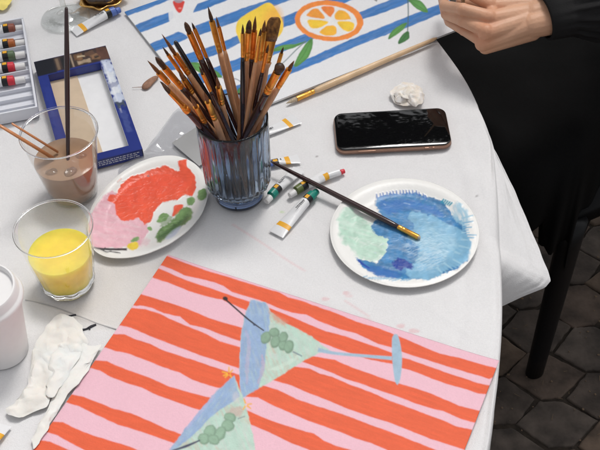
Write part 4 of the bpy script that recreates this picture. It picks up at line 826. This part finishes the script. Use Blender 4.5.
# ------------------------------------------------------------------ paint tubes
def paint_tube(cap_px, tail_px, r, colour, label, group, plain=False, z=.5, tailw=None, stripe=True, capcol='cap_white', capl=9.5, flatk=1.0, L=None):
    a = un(cap_px[0], cap_px[1], r*.7)[:2]; b = un(tail_px[0], tail_px[1], 2)[:2]
    if L: b = a+(b-a)/np.linalg.norm(b-a)*L
    L = np.linalg.norm(b-a); ang = math.atan2(b[1]-a[1], b[0]-a[0])
    t = thing('paint_tube', label, 'paint tube', (a[0], a[1], z), group, rz=ang)
    tw = tailw or r*1.45; x0 = capl
    mb = MB(); mb.tube([(0, 0, r*.72), (.6, 0, r*.72), (capl*.5, 0, r*.72), (capl-.5, 0, r*.72), (capl, 0, r*.72)], [r*.58, r*.66, r*.68, r*.72, r*.6], 20); mesh_obj('cap', mb, M[capcol], t, 40)
    st = [(x0-.6, .45, 0), (x0, .62, 0), (x0+1.5, .95, 0), (x0+9, 1, 0), (x0+9.2, 1, 1), (x0+17, 1, 1), (x0+17.2, 1, 2), (x0+(L-x0)*.5, 1, 2), (L-19, .9, 2), (L-18.8, .9, 3), (L-12.5, .7, 3), (L-12.3, .7, 2), (L-3.2, .22, 2), (L-3, .16, 2), (L, .14, 2)]
    st = [s_ for s_ in st if s_[0] >= x0-.6]
    rings = []; n = 24; mis = []
    for (x, k, m_) in st:
        u = np.clip((x-x0-18)/(L-x0-18), 0, 1); wy = r*k if x < x0+2 else r*(1-u)+tw*u; wz = (r*k if x < x0+2 else r*(1-u**.8)+.7*u**.8)*flatk if x >= x0+2 else r*k*flatk
        wz = max(wz, .5)
        rings.append([(x, wy*math.cos(q), max(wz, .5)*1.0+wz*math.sin(q)*.98) for q in [2*math.pi*i/n for i in range(n)]]); mis.append(m_)
    if plain: mis = [2 if m_ in (1, 3) or (m_ == 0) else m_ for m_ in mis]; k0 = mis; st_ = [s_[0] for s_ in st]
    if not stripe: mis = [2 if m_ == 3 else m_ for m_ in mis]
    if plain:
        for q_ in range(len(mis)): mis[q_] = 3 if q_ == 6 else 2
        w_ = L*.42; rings[6] = [(w_, y, z_) for (_, y, z_) in rings[6]]; rings[7] = [(w_+6, y, z_) for (_, y, z_) in rings[7]]
    mb = MB(); mb.loft(rings, mis=mis[:-1]); mesh_obj('tube_body', mb, [M[colour], M['tube_black'], M['tube_white'], M['tube_yellow']], t, 50)
    if plain: return t
    mb = MB(); mb.box(x0+10.2, x0+16, -r*.35, r*.35, 2*r*flatk-.35, 2*r*flatk-.02); mesh_obj('label_print', mb, M['tube_yellow'], t, False)
    mb = MB(); rg = random.Random(int(a[0]*3+a[1])); xx = x0+20
    while xx < x0+(L-x0)*.5-2:      # minute lettering, illegible at this size in the photograph
        w_ = rg.uniform(.8, 2.2); ztop = 2*r*flatk*.985
        mb.box(xx, xx+w_, -.5, .5, ztop-.5, ztop+.05); mb.box(xx, xx+w_*.8, 1.6, 2.1, ztop-.9, ztop-.12) if r > 5 else None; xx += w_+rg.uniform(.5, 1.0)
    mesh_obj('small_print', mb, M['ink'], t, False)
    return t
GT = 'paint tubes lying on the cloth'
paint_tube((266, 202), (299, 169), 6.2, 'tube_teal', 'white paint tube with white cap and teal band beside the brush glass', GT, L=72, stripe=False)
paint_tube((289.5, 196), (330, 172), 6.0, 'tube_olive', 'white paint tube with white cap and olive green band under the dark brush', GT, L=62, stripe=False)
paint_tube((344.5, 171.3), (309, 184), 4.6, 'tube_white', 'small white paint tube with a red cap and yellow stripe near the phone', GT, capcol='tube_red', capl=5.5, tailw=7.5, L=54, plain=True)
paint_tube((317, 191.5), (276, 234), 6.4, 'tube_teal', 'white paint tube with teal cap and yellow stripe, tail towards the pink painting', GT, capcol='tube_teal', capl=7, tailw=10.5)
paint_tube((258, 166), (299, 158), 5.5, 'tube_blue', 'flattened white paint tube with yellow stripe just right of the brush glass', GT, tailw=9, flatk=.6)
paint_tube((246, 142), (297, 118), 6, 'tube_blue', 'flattened white paint tube poking out behind the brush glass below the blue painting', GT, tailw=11, flatk=.5)
paint_tube((120, 10), (73, 32), 7, 'tube_blue', 'white paint tube with blue cap by the wine glass foot', GT, capcol='tube_blue', capl=7, tailw=11.5)
paint_tube((-26, 470), (3, 424), 7, 'tube_blue', 'white paint tube with yellow stripe cut by the lower left corner', GT, tailw=10)
# ------------------------------------------------------------------ white tray of tubes
def tray():
    O = un(23, 17, 18)[:2]; E = un(37.5, 107, 18)[:2]; v = (E-O)/np.linalg.norm(E-O); L = np.linalg.norm(E-O)
    # local: +x to the left (out of frame), +y down the photo
    ang = math.atan2(v[1], v[0])-math.pi/2      # local y -> v
    u = np.array([math.cos(ang), math.sin(ang)])   # local x axis in world (points right if ang small)
    t = thing('tube_tray', 'white plastic tray with slots for paint tubes at the left edge', 'tray', (O[0], O[1], .3), rz=ang)
    sx = -1 if u[0]*-1 < 0 else 1
    ex = sx*150
    x0, x1 = min(0, ex), max(0, ex)
    mb = MB(); mb.rbox(x0, x1, 0, L, 0, 3, 5, 1); mb.box(-3 if ex < 0 else 0, 0 if ex < 0 else 3, 3, L-3, 2.5, 17.5, .6)
    mb.box(x0, x1, 0, 3, 2.4, 18, .6); mb.box(x0, x1, L-3, L, 2.4, 18, .6)
    n = 11
    for k in range(1, n): y = L*k/n; mb.box(min(sx*3, ex), max(sx*3, ex), y-.9, y+.9, 2.6, 9.5, .3)
    mesh_obj('tray_body', mb, M['tray_plastic'], t, 40)
    mb = MB(); mb.box(-2 if ex < 0 else -9, 9 if ex < 0 else 2, 2, L+2, 15.5, 17.6, .6) if False else None
    rows = [(30, 'tube_brown', 'brown'), (45, 'tube_orange', 'orange brown'), (57, 'tube_green', 'grey green'), (68.5, 'tube_red', 'crimson'), (82, 'tube_red', 'bright red')]
    dr = -u*sx*-1
    for k, (py, mname, cn) in enumerate(rows):
        a = un(26-(k > 2)*1, py, 12); ux_ = u*sx
        b = a[:2]+ux_*60; pu, pv = proj([[b[0], b[1], 12]])
        pos = ['top', 'second', 'third', 'fourth', 'lowest'][k]
        tt = paint_tube((26, py), (float(pu[0]), float(pv[0])), 7.2, mname, f'white capped paint tube with {cn} band, {pos} in the white tray', 'paint tubes in the white tray', z=4.5, L=72, capl=14, stripe=(k % 2 == 1))
tray()

# ------------------------------------------------------------------ blue picture box lid
def box_lid():
    O = un(33.8, 62.4, 15)[:2]; A = un(105.6, 45.6, 15)[:2]; B = un(142.6, 149, 15)[:2]
    v = (B-A)/np.linalg.norm(B-A); u = np.array([-v[1], v[0]]); 
    if u@(A-O) < 0: u = -u
    Wd, Hd = (A-O)@u, (B-A)@v; O = A-u*Wd
    ang = math.atan2(u[1], u[0]); loc = (O[0], O[1], .3)
    t = thing('box_lid', 'open blue cardboard box lid with a picture strip and a window onto beige card', 'box lid', loc)
    t2 = t
    oa, ob, oc, od = 14, Wd-15, 36, Hd-13
    keep = lambda s_, tt: ~((s_ > oa) & (s_ < ob) & (tt > oc) & (tt < od))
    def q(xa, xb, c_, d_, col_, **k): return dict(p=[tuple(np.array(proj([[*(O+u*x+v*y), 15]])).ravel()) for x, y in ((xa, c_), (xb, c_), (xb, d_), (xa, d_))], c=col_, **k)
    L = [q(0, Wd, 0, oc-4, col(62, 48, 46), mt=.4), q(0, 27, 0, oc-2, col(22, 24, 34)), q(29, 33, 4, 30, col(120, 100, 82)), q(36, 48, 3, 32, col(30, 30, 34)), q(50, 52, 2, 31, col(170, 150, 130)),
         q(55, 66, 6, 18, col(120, 88, 62), wob=1.5, mt=.4), q(58, 76, 20, 28, col(160, 140, 118), wob=1, mt=.4), q(70, 84, 5, 14, col(96, 70, 56), wob=1.5), q(78, 92, 14, 26, col(128, 96, 70), wob=1.5, mt=.5), q(84, 99, 2, 10, col(70, 52, 48), wob=1), q(60, 70, 10, 13, col(200, 180, 150), wob=1), q(82, 88, 18, 22, col(40, 34, 34), wob=1),
         q(ob+1, Wd, 2, 30, col(96, 66, 56), wob=2, mt=.3), q(ob+1, Wd, 34, 128, col(196, 204, 222), wob=2.5, mt=.25, w=2), q(ob+3, Wd-3, 60, 110, col(222, 226, 232), wob=2, st=.4), q(ob+4, ob+6, 40, 150, col(240, 240, 244), a=.4), q(ob+1, Wd, 84, 92, col(40, 56, 130), wob=2.5, a=.5), q(ob+2, Wd-1, 128, 138, col(70, 80, 96), wob=2),
         q(ob+3, Wd-4, 145, 190, col(84, 100, 160), wob=2, st=.5, a=.5), q(3, oa-3, 60, 200, col(46, 62, 142), a=.5, wob=2)]
    sheet(None, O, u, v, Wd, Hd, 15.2, 0, .9, col(34, 50, 128), L, 'card_print', None, None, keep=keep, parent=t, rootloc=loc, partname='printed_frame', mt=.15)
    W3 = lambda x, y: (O+u*x+v*y)-np.array(loc[:2])
    def wall(a, b, c_, d_, z0, z1, mt_, nm):
        mb = MB(); mb.prism([(*W3(a, c_),), (*W3(b, c_),), (*W3(b, d_),), (*W3(a, d_),)], z0, z1); return mesh_obj(nm, mb, M[mt_], t, False)
    wall(0, 1.2, 0, Hd, .2, 14.7, 'card_blue', 'side_wall'); wall(Wd-1.2, Wd, 0, Hd, .2, 14.7, 'card_dark', 'side_wall'); wall(1.2, Wd-1.2, 0, 1.2, .2, 14.7, 'card_dark', 'end_wall'); fw_ = wall(1.2, Wd-1.2, Hd-1.2, Hd, .2, 14.7, 'card_blue', 'end_wall')
    # inner lips of the window
    wall(oa-.8, oa, oc, od, 3, 14.6, 'card_blue', 'window_lip'); wall(ob, ob+.8, oc, od, 3, 14.6, 'card_white', 'window_lip'); wall(oa, ob, oc-.8, oc, 3, 14.6, 'card_blue', 'window_lip'); wall(oa, ob, od, od+.8, 3, 14.6, 'card_blue', 'window_lip')
    # beige card and white paper inside
    wall(1.3, Wd-1.3, 1.3, Hd-1.3, .3, 1.2, 'card_white', 'white_insert')
    mb = MB(); mb.prism([W3(3, 20), W3(52, 18), W3(54, Hd-4), W3(4, Hd-4)], 1.4, 2.6); mesh_obj('beige_card', mb, M['card_beige'], t, False)
    # tiny rows of print on the end wall (too small to read in the photograph)
    mb = MB(); rng = random.Random(1)
    for row, z in enumerate((4.5, 7.5, 10.5)):
        x = 44.0
        while x < Wd-8:
            w_ = rng.uniform(1.5, 5); p, q_ = W3(x, Hd+.02), W3(x+w_, Hd+.02); r_, s2 = W3(x+w_, Hd+.25), W3(x, Hd+.25)
            mb.prism([p, q_, r_, s2], z, z+1.1); x += w_+rng.uniform(.8, 1.6)
    mesh_obj('small_print', mb, M['print_white'], t, False)
box_lid()

# ------------------------------------------------------------------ plastic film, steel palette knife blade, dry leaf
def film():
    pts = cat([(178, 108), (192, 116), (202, 122), (212, 140), (205, 160), (190, 170), (172, 178), (150, 180), (124, 176), (118, 170), (128, 160), (143, 152), (150, 143), (164, 125)], 3)
    W_ = np.array([un(u, v, 2)[:2] for u, v in pts]); c = W_.mean(0); n = len(W_)
    V = []; nr = 26
    for k in range(nr):
        q = (k+.02)/(nr-1) if k < nr-1 else 1
        for p in W_:
            x, y = c+(p-c)*q; z = .7+6*abs(fbm(x, y, 26, 4, 3)-.5)*2*(1-q**4)+.6*q; V.append((x, y, z))
    mb = MB(); mb.v = V
    for k in range(nr-1):
        for i in range(n): j = (i+1) % n; mb.f.append((k*n+i, k*n+j, (k+1)*n+j, (k+1)*n+i)); mb.m.append(0)
    o = mesh_obj('plastic_film', mb, M['film'], None, True, (c[0], c[1], 0)); tag(o, 'crinkled grey see through plastic film under the left side of the brush glass', 'plastic film')
    Q = [un(172, 143, 4)[:2], un(197, 127, 4)[:2], un(222, 150, 4)[:2], un(199, 166, 4)[:2]]; c = sum(Q)/4
    mb = MB(); mb.prism([p for p in Q], 3.6, 4.4); o = mesh_obj('steel_plate', mb, M['steel'], None, False, (c[0], c[1], 0)); tag(o, 'shiny steel plate with a dark edge under the left of the brush glass', 'metal plate')
film()
def dry_leaf():
    P = cat([(142, 88), (145, 89), (149, 87.5), (154, 82), (158.5, 77), (155, 76), (149, 79), (144, 83), (142, 86)], 4)
    c = un(150, 82)[:2]; mb = MB(); W_ = [un(u, v, 1.5)[:2]-c for u, v in P]
    n = len(W_); cc = sum(W_)/n
    mb.loft([[(p[0], p[1], .6) for p in W_], [(p[0]*.97+cc[0]*.03, p[1]*.97+cc[1]*.03, 2.2) for p in W_], [(cc[0]+(p[0]-cc[0])*.5, cc[1]+(p[1]-cc[1])*.5, 3.4) for p in W_]])
    s0, s1 = un(132, 87.5, 1)[:2]-c, un(143, 87, 1.5)[:2]-c; mb.tube([(s0[0], s0[1], .8), (s1[0], s1[1], 1.6)], [.25, .5], 6)
    o = mesh_obj('dry_leaf', mb, M['dry_leaf'], None); o.location = (c[0]/1000, c[1]/1000, TABLE); tag(o, 'small curled brown dry leaf with a thin stem on the cloth', 'leaf')
dry_leaf()

# ------------------------------------------------------------------ crumpled papers
def crumple(name, sheets, h, seed, matn, label, catg, sharp=20, dome=.2):
    mb = MB(); c0 = None
    for si, (outline, z0, hk) in enumerate(sheets):
        W_ = np.array([un(u, v, z0+h*.2)[:2] for u, v in cat(outline, 4)]); c = W_.mean(0); n = len(W_); nr = 52
        if c0 is None: c0 = c
        rng = np.random.default_rng(seed+si*7); K = 12; dirs = rng.uniform(0, np.pi, K); ph = rng.uniform(0, 50, K); per = np.geomspace(1.7, .38, K)*sharp
        b = len(mb.v)
        for k in range(nr):
            q = max(k/(nr-1), .004)
            p = c+(W_-c)*q; x, y = p[:, 0], p[:, 1]; z = 0; wt = 0
            wx = x+sharp*.5*(vnoise(x, y, sharp*.9, seed+si)-.5); wy = y+sharp*.5*(vnoise(x, y, sharp*.9, seed+4+si)-.5)
            for i in range(K):
                a_ = per[i]/per[0]; t = (wx*math.cos(dirs[i])+wy*math.sin(dirs[i])+ph[i])/per[i]; z = z+a_*np.abs((t % 2)-1); wt += a_
            z = np.clip((z/wt-.5)*3.0+.45, 0, 1.3)
            wv = vnoise(x, y, sharp*1.6, seed+60+si)*1.4+.5*vnoise(x, y, sharp*.7, seed+61+si)-.3
            zz = z0+h*hk*(z*.62+wv*.55*(.25+.75*min(1, (1-q)*2.2))+dome*(1-q*q))
            jx = (vnoise(x, y, sharp*.6, seed+70)-.5)*sharp*.35
            jy = (vnoise(x, y, sharp*.6, seed+71)-.5)*sharp*.35
            mb.v += [tuple(map(float, v)) for v in zip(x+jx, y+jy, np.maximum(zz, .4))]
        for k in range(nr-1):
            for i in range(n): j = (i+1) % n; mb.f.append((b+k*n+i, b+k*n+j, b+(k+1)*n+j, b+(k+1)*n+i)); mb.m.append(0)
    o = mesh_obj(name, mb, M[matn], None, 32, (c0[0], c0[1], 0)); return tag(o, label, catg)
crumple('napkin', [([(50, 322), (62, 317), (76, 320), (85, 334), (89, 346), (86, 358), (72, 368), (56, 374), (42, 372), (34, 362), (37, 346), (44, 332)], .6, 1.0),
                   ([(34, 352), (48, 346), (60, 356), (62, 372), (52, 388), (48, 405), (36, 412), (20, 418), (7, 416), (10, 407), (24, 392), (30, 376)], 1.2, .9),
                   ([(56, 350), (70, 344), (80, 352), (74, 368), (62, 384), (52, 398), (46, 392), (50, 376), (50, 362)], 4.5, .7),
                   ([(82, 332), (89, 344), (101, 346), (97, 354), (83, 377), (63, 401), (53, 420), (44, 435), (34, 448), (32, 438), (41, 420), (49, 403), (57, 385), (60, 368), (70, 350)], 2.6, .55)], 6.0, 5, 'napkin', 'used crumpled paper napkin between the takeaway cup and the striped painting', 'napkin', sharp=12, dome=.3)
crumple('tissue', [([(391, 99), (393, 89), (400, 84), (411, 83), (419, 88), (423, 95), (423, 102), (416, 107), (406, 107), (398, 105)], .6, .8), ([(394, 97), (397, 87), (405, 84), (413, 89), (412, 98), (404, 103), (397, 102)], 4, .9), ([(407, 102), (409, 92), (417, 90), (424, 96), (422, 105), (414, 108)], 4, 1.0), ([(400, 93), (407, 86), (416, 88), (418, 96), (410, 99), (403, 99)], 8, .8)], 8, 9, 'tissue', 'small crumpled white tissue behind the phone', 'tissue', sharp=11, dome=.5)
crumple('yellow_napkin', [([(-22, -16), (2, -14), (12, -4), (10, 5), (4, 10), (-12, 9), (-24, 2)], .8, 1.0)], 9, 3, 'yellow_paper', 'crumpled yellow paper in the top left corner', 'paper', sharp=14)

# ------------------------------------------------------------------ chair
def chair():
    t = thing('plastic_chair', 'black plastic chair the person sits on, one leg showing on the pavers', 'chair', (650, 1450, -740))
    X = lambda p: (p[0]-650, p[1]-1450, p[2]+740)
    ft = [(424, 1196), (300, 1560), (910, 1330), (800, 1760)]; tp = [(432, 1178), (340, 1480), (860, 1380), (780, 1700)]
    for (a, b) in zip(ft, tp):
        mb = MB(); path = []; rr = []
        for k in range(8):
            q = k/7; path.append(X((a[0]+(b[0]-a[0])*q, a[1]+(b[1]-a[1])*q, -739+430*q))); rr.append(18+5*q)
        mb.tube([path[0]]+path, [14]+rr, 20, flat=.8); mesh_obj('leg', mb, M['chair_black'], t)
    mb = MB(); mb.prism([X((p[0], p[1], 0))[:2] for p in (tp[0], tp[1], tp[3], tp[2])], 415, 445); mesh_obj('seat', mb, M['chair_black'], t)
    mb = MB(); mb.prism([X((p[0], p[1], 0))[:2] for p in ((870, 1370), (900, 1400), (820, 1720), (790, 1700))], 440, 860); mesh_obj('backrest', mb, M['chair_black'], t)
chair()

# ------------------------------------------------------------------ person
def remeshed(mb, voxel, smooth_it=6, fac=.6):
    me = bpy.data.meshes.new('tmp'); me.from_pydata((np.array(mb.v)*.001).tolist(), [], mb.f)
    o = link(bpy.data.objects.new('tmp', me))
    m = o.modifiers.new('r', 'REMESH'); m.mode = 'VOXEL'; m.voxel_size = voxel/1000
    s_ = o.modifiers.new('s', 'SMOOTH'); s_.iterations = smooth_it; s_.factor = fac
    dg = bpy.context.evaluated_depsgraph_get(); me2 = bpy.data.meshes.new_from_object(o.evaluated_get(dg))
    bpy.data.objects.remove(o); return me2
def me_arrays(me):
    v = np.empty(len(me.vertices)*3); me.vertices.foreach_get('co', v); return v.reshape(-1, 3), [tuple(p.vertices) for p in me.polygons]
def person():
    root = thing('person', 'person in black seated right of the table, one hand over the blue painting', 'person', (680, 1500, -740))
    R0 = np.array([680, 1500, -740.])
    def H(u, v, z): return un(u, v, z)
    def hand(fl=False, shift=None):
        mb = MB()
        W1, W2 = H(532, 25, 78), H(537, 7, 84)
        K = [H(490, 4, 92), H(489, 17, 92), H(486, 31, 82), H(483, 41.5, 66)]
        fing = [[K[0], H(469, -7, 102), H(454, -18, 86), H(449, -24, 66)], [K[1], H(463, 9.5, 96), H(445, 6, 76), H(442, -3, 58)],
                [K[2], H(463, 21, 80), H(446, 14.5, 62), H(443, 4, 50)], [K[3], H(464, 30.5, 60), H(449, 22, 46), H(445, 13, 36)]]
        rad = [(9.4, 8.4, 7.6, 6.4), (9.6, 8.3, 7.5, 6.4), (9.2, 7.9, 7.2, 6.2), (8.4, 7.0, 6.3, 5.4)]
        th = [H(518, 0, 70), H(496, -3, 56), H(475, 3, 52), H(461, 2, 50)]; tr = (17, 12, 9.6, 7.6)
        for f_, r_ in zip(fing, rad):
            for k in range(3): mb.capsule(f_[k], f_[k+1], r_[k], r_[k+1])
            mb.ball(f_[0], r_[0]*1.06); mb.ball(f_[1], r_[1]*1.07)
        for k in range(3): mb.capsule(th[k], th[k+1], tr[k], tr[k+1])
        for k, K_ in enumerate(K):
            b = W2*(1-k/3)+W1*(k/3); mb.capsule(b, K_+np.array([0, 0, -3.5]), 17-1.5*k*.4, 10.6)
            b2 = b+np.array([0, 0, -8]); mb.capsule(b2, K_+np.array([4, 0, -11]), 15, 8.5)
        for k in range(3): mb.capsule(K[k]+np.array([3, 0, -5]), K[k+1]+np.array([3, 0, -5]), 9, 8.8)
        mb.capsule(th[0], K[0]+np.array([18, 6, -10]), 15, 10)
        E1 = W1+np.array([110, 20, 10]); E2 = W2+np.array([110, 20, 10])
        mb.capsule(W1, E1, 17.5, 25); mb.capsule(W2, E2, 19, 27); mb.capsule((W1+W2)/2, (E1+E2)/2, 20, 27)
        return mb, (E1+E2)/2
    mb, EL = hand()
    if True:
        me1 = remeshed(mb, 1.1, 4, .5)
        v1, f1 = me_arrays(me1)
    # right hand, out of frame: mirror of the same hand resting by the painting
    m2 = v1*1000; ctr = np.array([EL[0], EL[1], 0]); m2 = m2-ctr; m2[:, 1] *= -1; a = -.25; m2 = np.c_[m2[:, 0]*math.cos(a)-m2[:, 1]*math.sin(a), m2[:, 0]*math.sin(a)+m2[:, 1]*math.cos(a), m2[:, 2]]+ctr+np.array([60, 420, -12])
    EL2 = EL+np.array([60, 420, -12]); f2 = [tuple(reversed(f_)) for f_ in f1]
    # torso, neck, head, legs
    mb = MB(); pel = np.array([690, 1520, -190.]); ch = np.array([700, 1510, 180.]); nk = np.array([672, 1490, 330.]); hd = np.array([640, 1470, 445.])
    sl_, sr_ = np.array([640, 1385, 250.]), np.array([720, 1660, 250.])
    mb.capsule(pel, ch, 150, 130); mb.capsule(ch, nk, 95, 52); mb.capsule(nk, hd-np.array([0, 0, 50]), 52, 50)
    mb.ball(hd, (92, 78, 112), 18, 24); mb.ball(hd+np.array([-52, -22, -45]), (42, 40, 50)); mb.ball(hd+np.array([-92, -38, -12]), (14, 9, 18)); mb.capsule(hd+np.array([-85, -35, 18]), hd+np.array([-98, -41, -10]), 8, 12)
    for sx in ((-35, 70), (38, -72)): mb.ball(hd+np.array([sx[0]+35, sx[1]*1.05, -8]), (20, 10, 30))
    e1, e2 = EL+np.array([95, 10, 20]), EL2+np.array([95, 10, 20])
    mb.capsule(sl_, e1, 46, 36); mb.capsule(e1, EL, 36, 27); mb.capsule(sr_, e2, 46, 36); mb.capsule(e2, EL2, 36, 27)
    kn = [np.array([350, 1250, -195.]), np.array([230, 1370, -195.])]; hp = [pel+np.array([-30, -80, 0]), pel+np.array([-30, 80, 0])]; ft = [np.array([120, 1150, -690.]), np.array([60, 1260, -690.])]
    for k_, h_, f_ in zip(kn, hp, ft): mb.capsule(h_, k_, 58, 46); mb.capsule(k_, f_, 46, 32); mb.capsule(f_+np.array([0, 0, -10]), f_+np.array([-130, -60, -20]), 36, 24)
    me3 = remeshed(mb, 9, 6, .6); v3, f3 = me_arrays(me3)
    V = np.vstack([v1, m2/1000, v3])-R0*.001; n1 = len(v1)
    F_ = f1+[tuple(i+n1 for i in f_) for f_ in f2]+[tuple(i+2*n1 for i in f_) for f_ in f3]
    me = bpy.data.meshes.new('body'); me.from_pydata(V.tolist(), [], F_); me.materials.append(M['skin']); me.polygons.foreach_set('use_smooth', [True]*len(F_))
    vw = (V+R0*.001)*1000; sk = np.tile(col(222, 172, 140), (len(V), 1)); sk *= (1+.10*(fbm(vw[:, 0], vw[:, 1], 22, 5, 3)-.5))[:, None]
    for (q, rad_, am) in ((H(490, 4, 92), 15, .7), (H(489, 17, 92), 15, .7), (H(486, 31, 82), 15, .8), (H(483, 41.5, 66), 14, .9), (H(463, 9.5, 96), 10, .6), (H(463, 21, 80), 10, .6), (H(464, 30.5, 60), 9, .6), (H(445, 10, 66), 14, .8), (H(443, 3, 50), 12, .7)):
        k_ = am*np.exp(-((vw-q)**2).sum(1)/rad_**2)[:, None]; sk = sk*(1-k_)+sk*np.array([1.0, .84, .78])*k_
    at = me.color_attributes.new('paint', 'FLOAT_COLOR', 'POINT'); at.data.foreach_set('color', np.c_[sk, np.ones(len(sk))].ravel().astype(np.float32))
    o = link(bpy.data.objects.new('body', me)); o.parent = root
    # hair
    mb = MB(); mb.ball(hd+np.array([18, 6, 18]), (102, 88, 112), 18, 24); mb.capsule(hd+np.array([50, 20, -20]), hd+np.array([75, 30, -190]), 70, 45)
    me = remeshed(mb, 8, 6); 
    def put(me, name, matn, disp=None):
        v, f_ = me_arrays(me); v = v*1000
        if disp: v = disp(v)
        me2 = bpy.data.meshes.new(name); me2.from_pydata(((v-R0)*.001).tolist(), [], f_); me2.materials.append(M[matn]); me2.polygons.foreach_set('use_smooth', [True]*len(f_))
        o = link(bpy.data.objects.new(name, me2)); o.parent = root; return o
    put(me, 'hair', 'hair')
    # blouse with gathered cuffs and full sleeves
    mb = MB(); mb.capsule(pel+np.array([0, 0, 60]), ch, 165, 148); mb.capsule(ch, nk-np.array([0, 0, 40]), 120, 66)
    for W_, E_, e_, s_ in ((None, EL, e1, sl_), (None, EL2, e2, sr_)):
        dd = (e_-E_)/np.linalg.norm(e_-E_)
        mb.capsule(E_+dd*6, e_, 56, 74); mb.capsule(e_, s_, 76, 62)
    def fold(v):
        r = fbm(v[:, 0]+v[:, 2]*.6, v[:, 1]*1.6+v[:, 2], 60, 12, 3)-.5
        r2 = np.abs(fbm(v[:, 0]*.5+v[:, 1]*.3, v[:, 1]*1.2-v[:, 0]*.9+v[:, 2]*.5, 26, 15, 2)-.5); return v+np.c_[r*14, r*14, r*24-r2*46]
    put(remeshed(mb, 7, 5), 'blouse', 'black_cloth', fold)
    # cuffs: fitted bands with pleats running into the puff
    for nm, W_, E_ in (('cuff', (H(543, 17, 82)), EL), ('cuff', None, EL2)):
        if W_ is None: W_ = H(543, 17, 82)-EL+EL2
        ax = Vector(E_-W_).normalized(); a = ax.cross(Vector((0, 0, 1))).normalized(); b = a.cross(ax)
        mb = MB(); rings = []
        for (s_, r_, pl) in ((-1, 31, 0), (0, 34, 0), (1, 35, 0), (16, 37, .005), (30, 38, .015), (34, 38.5, .03), (42, 43, .06), (60, 52, .07), (85, 60, .05), (115, 64, .03)):
            rings.append([Vector(W_)+ax*s_+a*math.cos(q)*r_*(1+pl*math.sin(17*q+s_*.05)+.5*pl*math.sin(29*q))+b*math.sin(q)*r_*.86*(1+pl*math.sin(17*q+s_*.05)) for q in [2*math.pi*i/144 for i in range(144)]])
        rings = [[p-Vector(R0) for p in r] for r in rings]
        mb.loft(rings, False, False); mesh_obj(nm, mb, M['black_cloth'], root)
    mb = MB()
    for k_, h_, f_ in zip(kn, hp, ft): mb.capsule(h_, k_, 70, 56); mb.capsule(k_, f_, 56, 41)
    mb.capsule(pel, pel+np.array([0, 0, 90]), 160, 155)
    put(remeshed(mb, 9, 5), 'leggings', 'black_skirt')
    # skirt: lap and drape over the seat
    top = cat([(650, 1450), (522, 1292), (425, 1146), (380, 1112), (290, 1090), (170, 1150), (110, 1330), (200, 1500), (330, 1600), (560, 1720), (760, 1720), (860, 1600), (780, 1480)], 14)
    c = top.mean(0); rings = []; n = len(top)
    prof = [(-118, .05), (-113, .15), (-110, .25), (-107, .35), (-105, .45), (-105, .55), (-108, .64), (-112, .72), (-118, .80), (-128, .87), (-140, .93), (-175, 1.0), (-230, 1.03), (-290, 1.05), (-350, 1.055), (-400, 1.05)]
    for z, k in prof:
        rr = []
        for i, p in enumerate(top):
            q = c+(p-c)*k; d = (p-c)/np.linalg.norm(p-c); dep = np.clip((-z-140)/250, 0, 1)
            wv = 13*dep*math.sin(i*2*math.pi*19/n)+7*dep*math.sin(i*2*math.pi*31/n+1)
            zz = z+8*math.sin(i*.35)*dep
            q = q+np.array([14., 50.])*dep**1.2
            if q[0] < 425: zz = max(zz, -250 if q[0] < 365 else -325)
            zz += 16*(float(fbm(q[0]*.8+q[1]*.6, q[1]*.5-q[0]*.5, 70, 3, 2))-.5)*(1-dep)*2
            rr.append((q[0]+d[0]*wv-R0[0], q[1]+d[1]*wv-R0[1], zz-R0[2]))
        rings.append(rr)
    mb = MB(); mb.loft(rings, True, False); mesh_obj('skirt', mb, M['black_skirt'], root)
    # brush held between thumb and fingers, pointing up out of the picture
    a = H(463, 4, 60); b = H(462, -60, 190)
    brush('paintbrush', b, a-(b-a)*.35, 18, 46, 'bristle_brown', 'wood_pale', 'rb', 'pale wooden paintbrush held in the fingers of the hand', 'ferrule_gold', group='paintbrushes in the hand', hr=3.2, fr=2.8)
person()
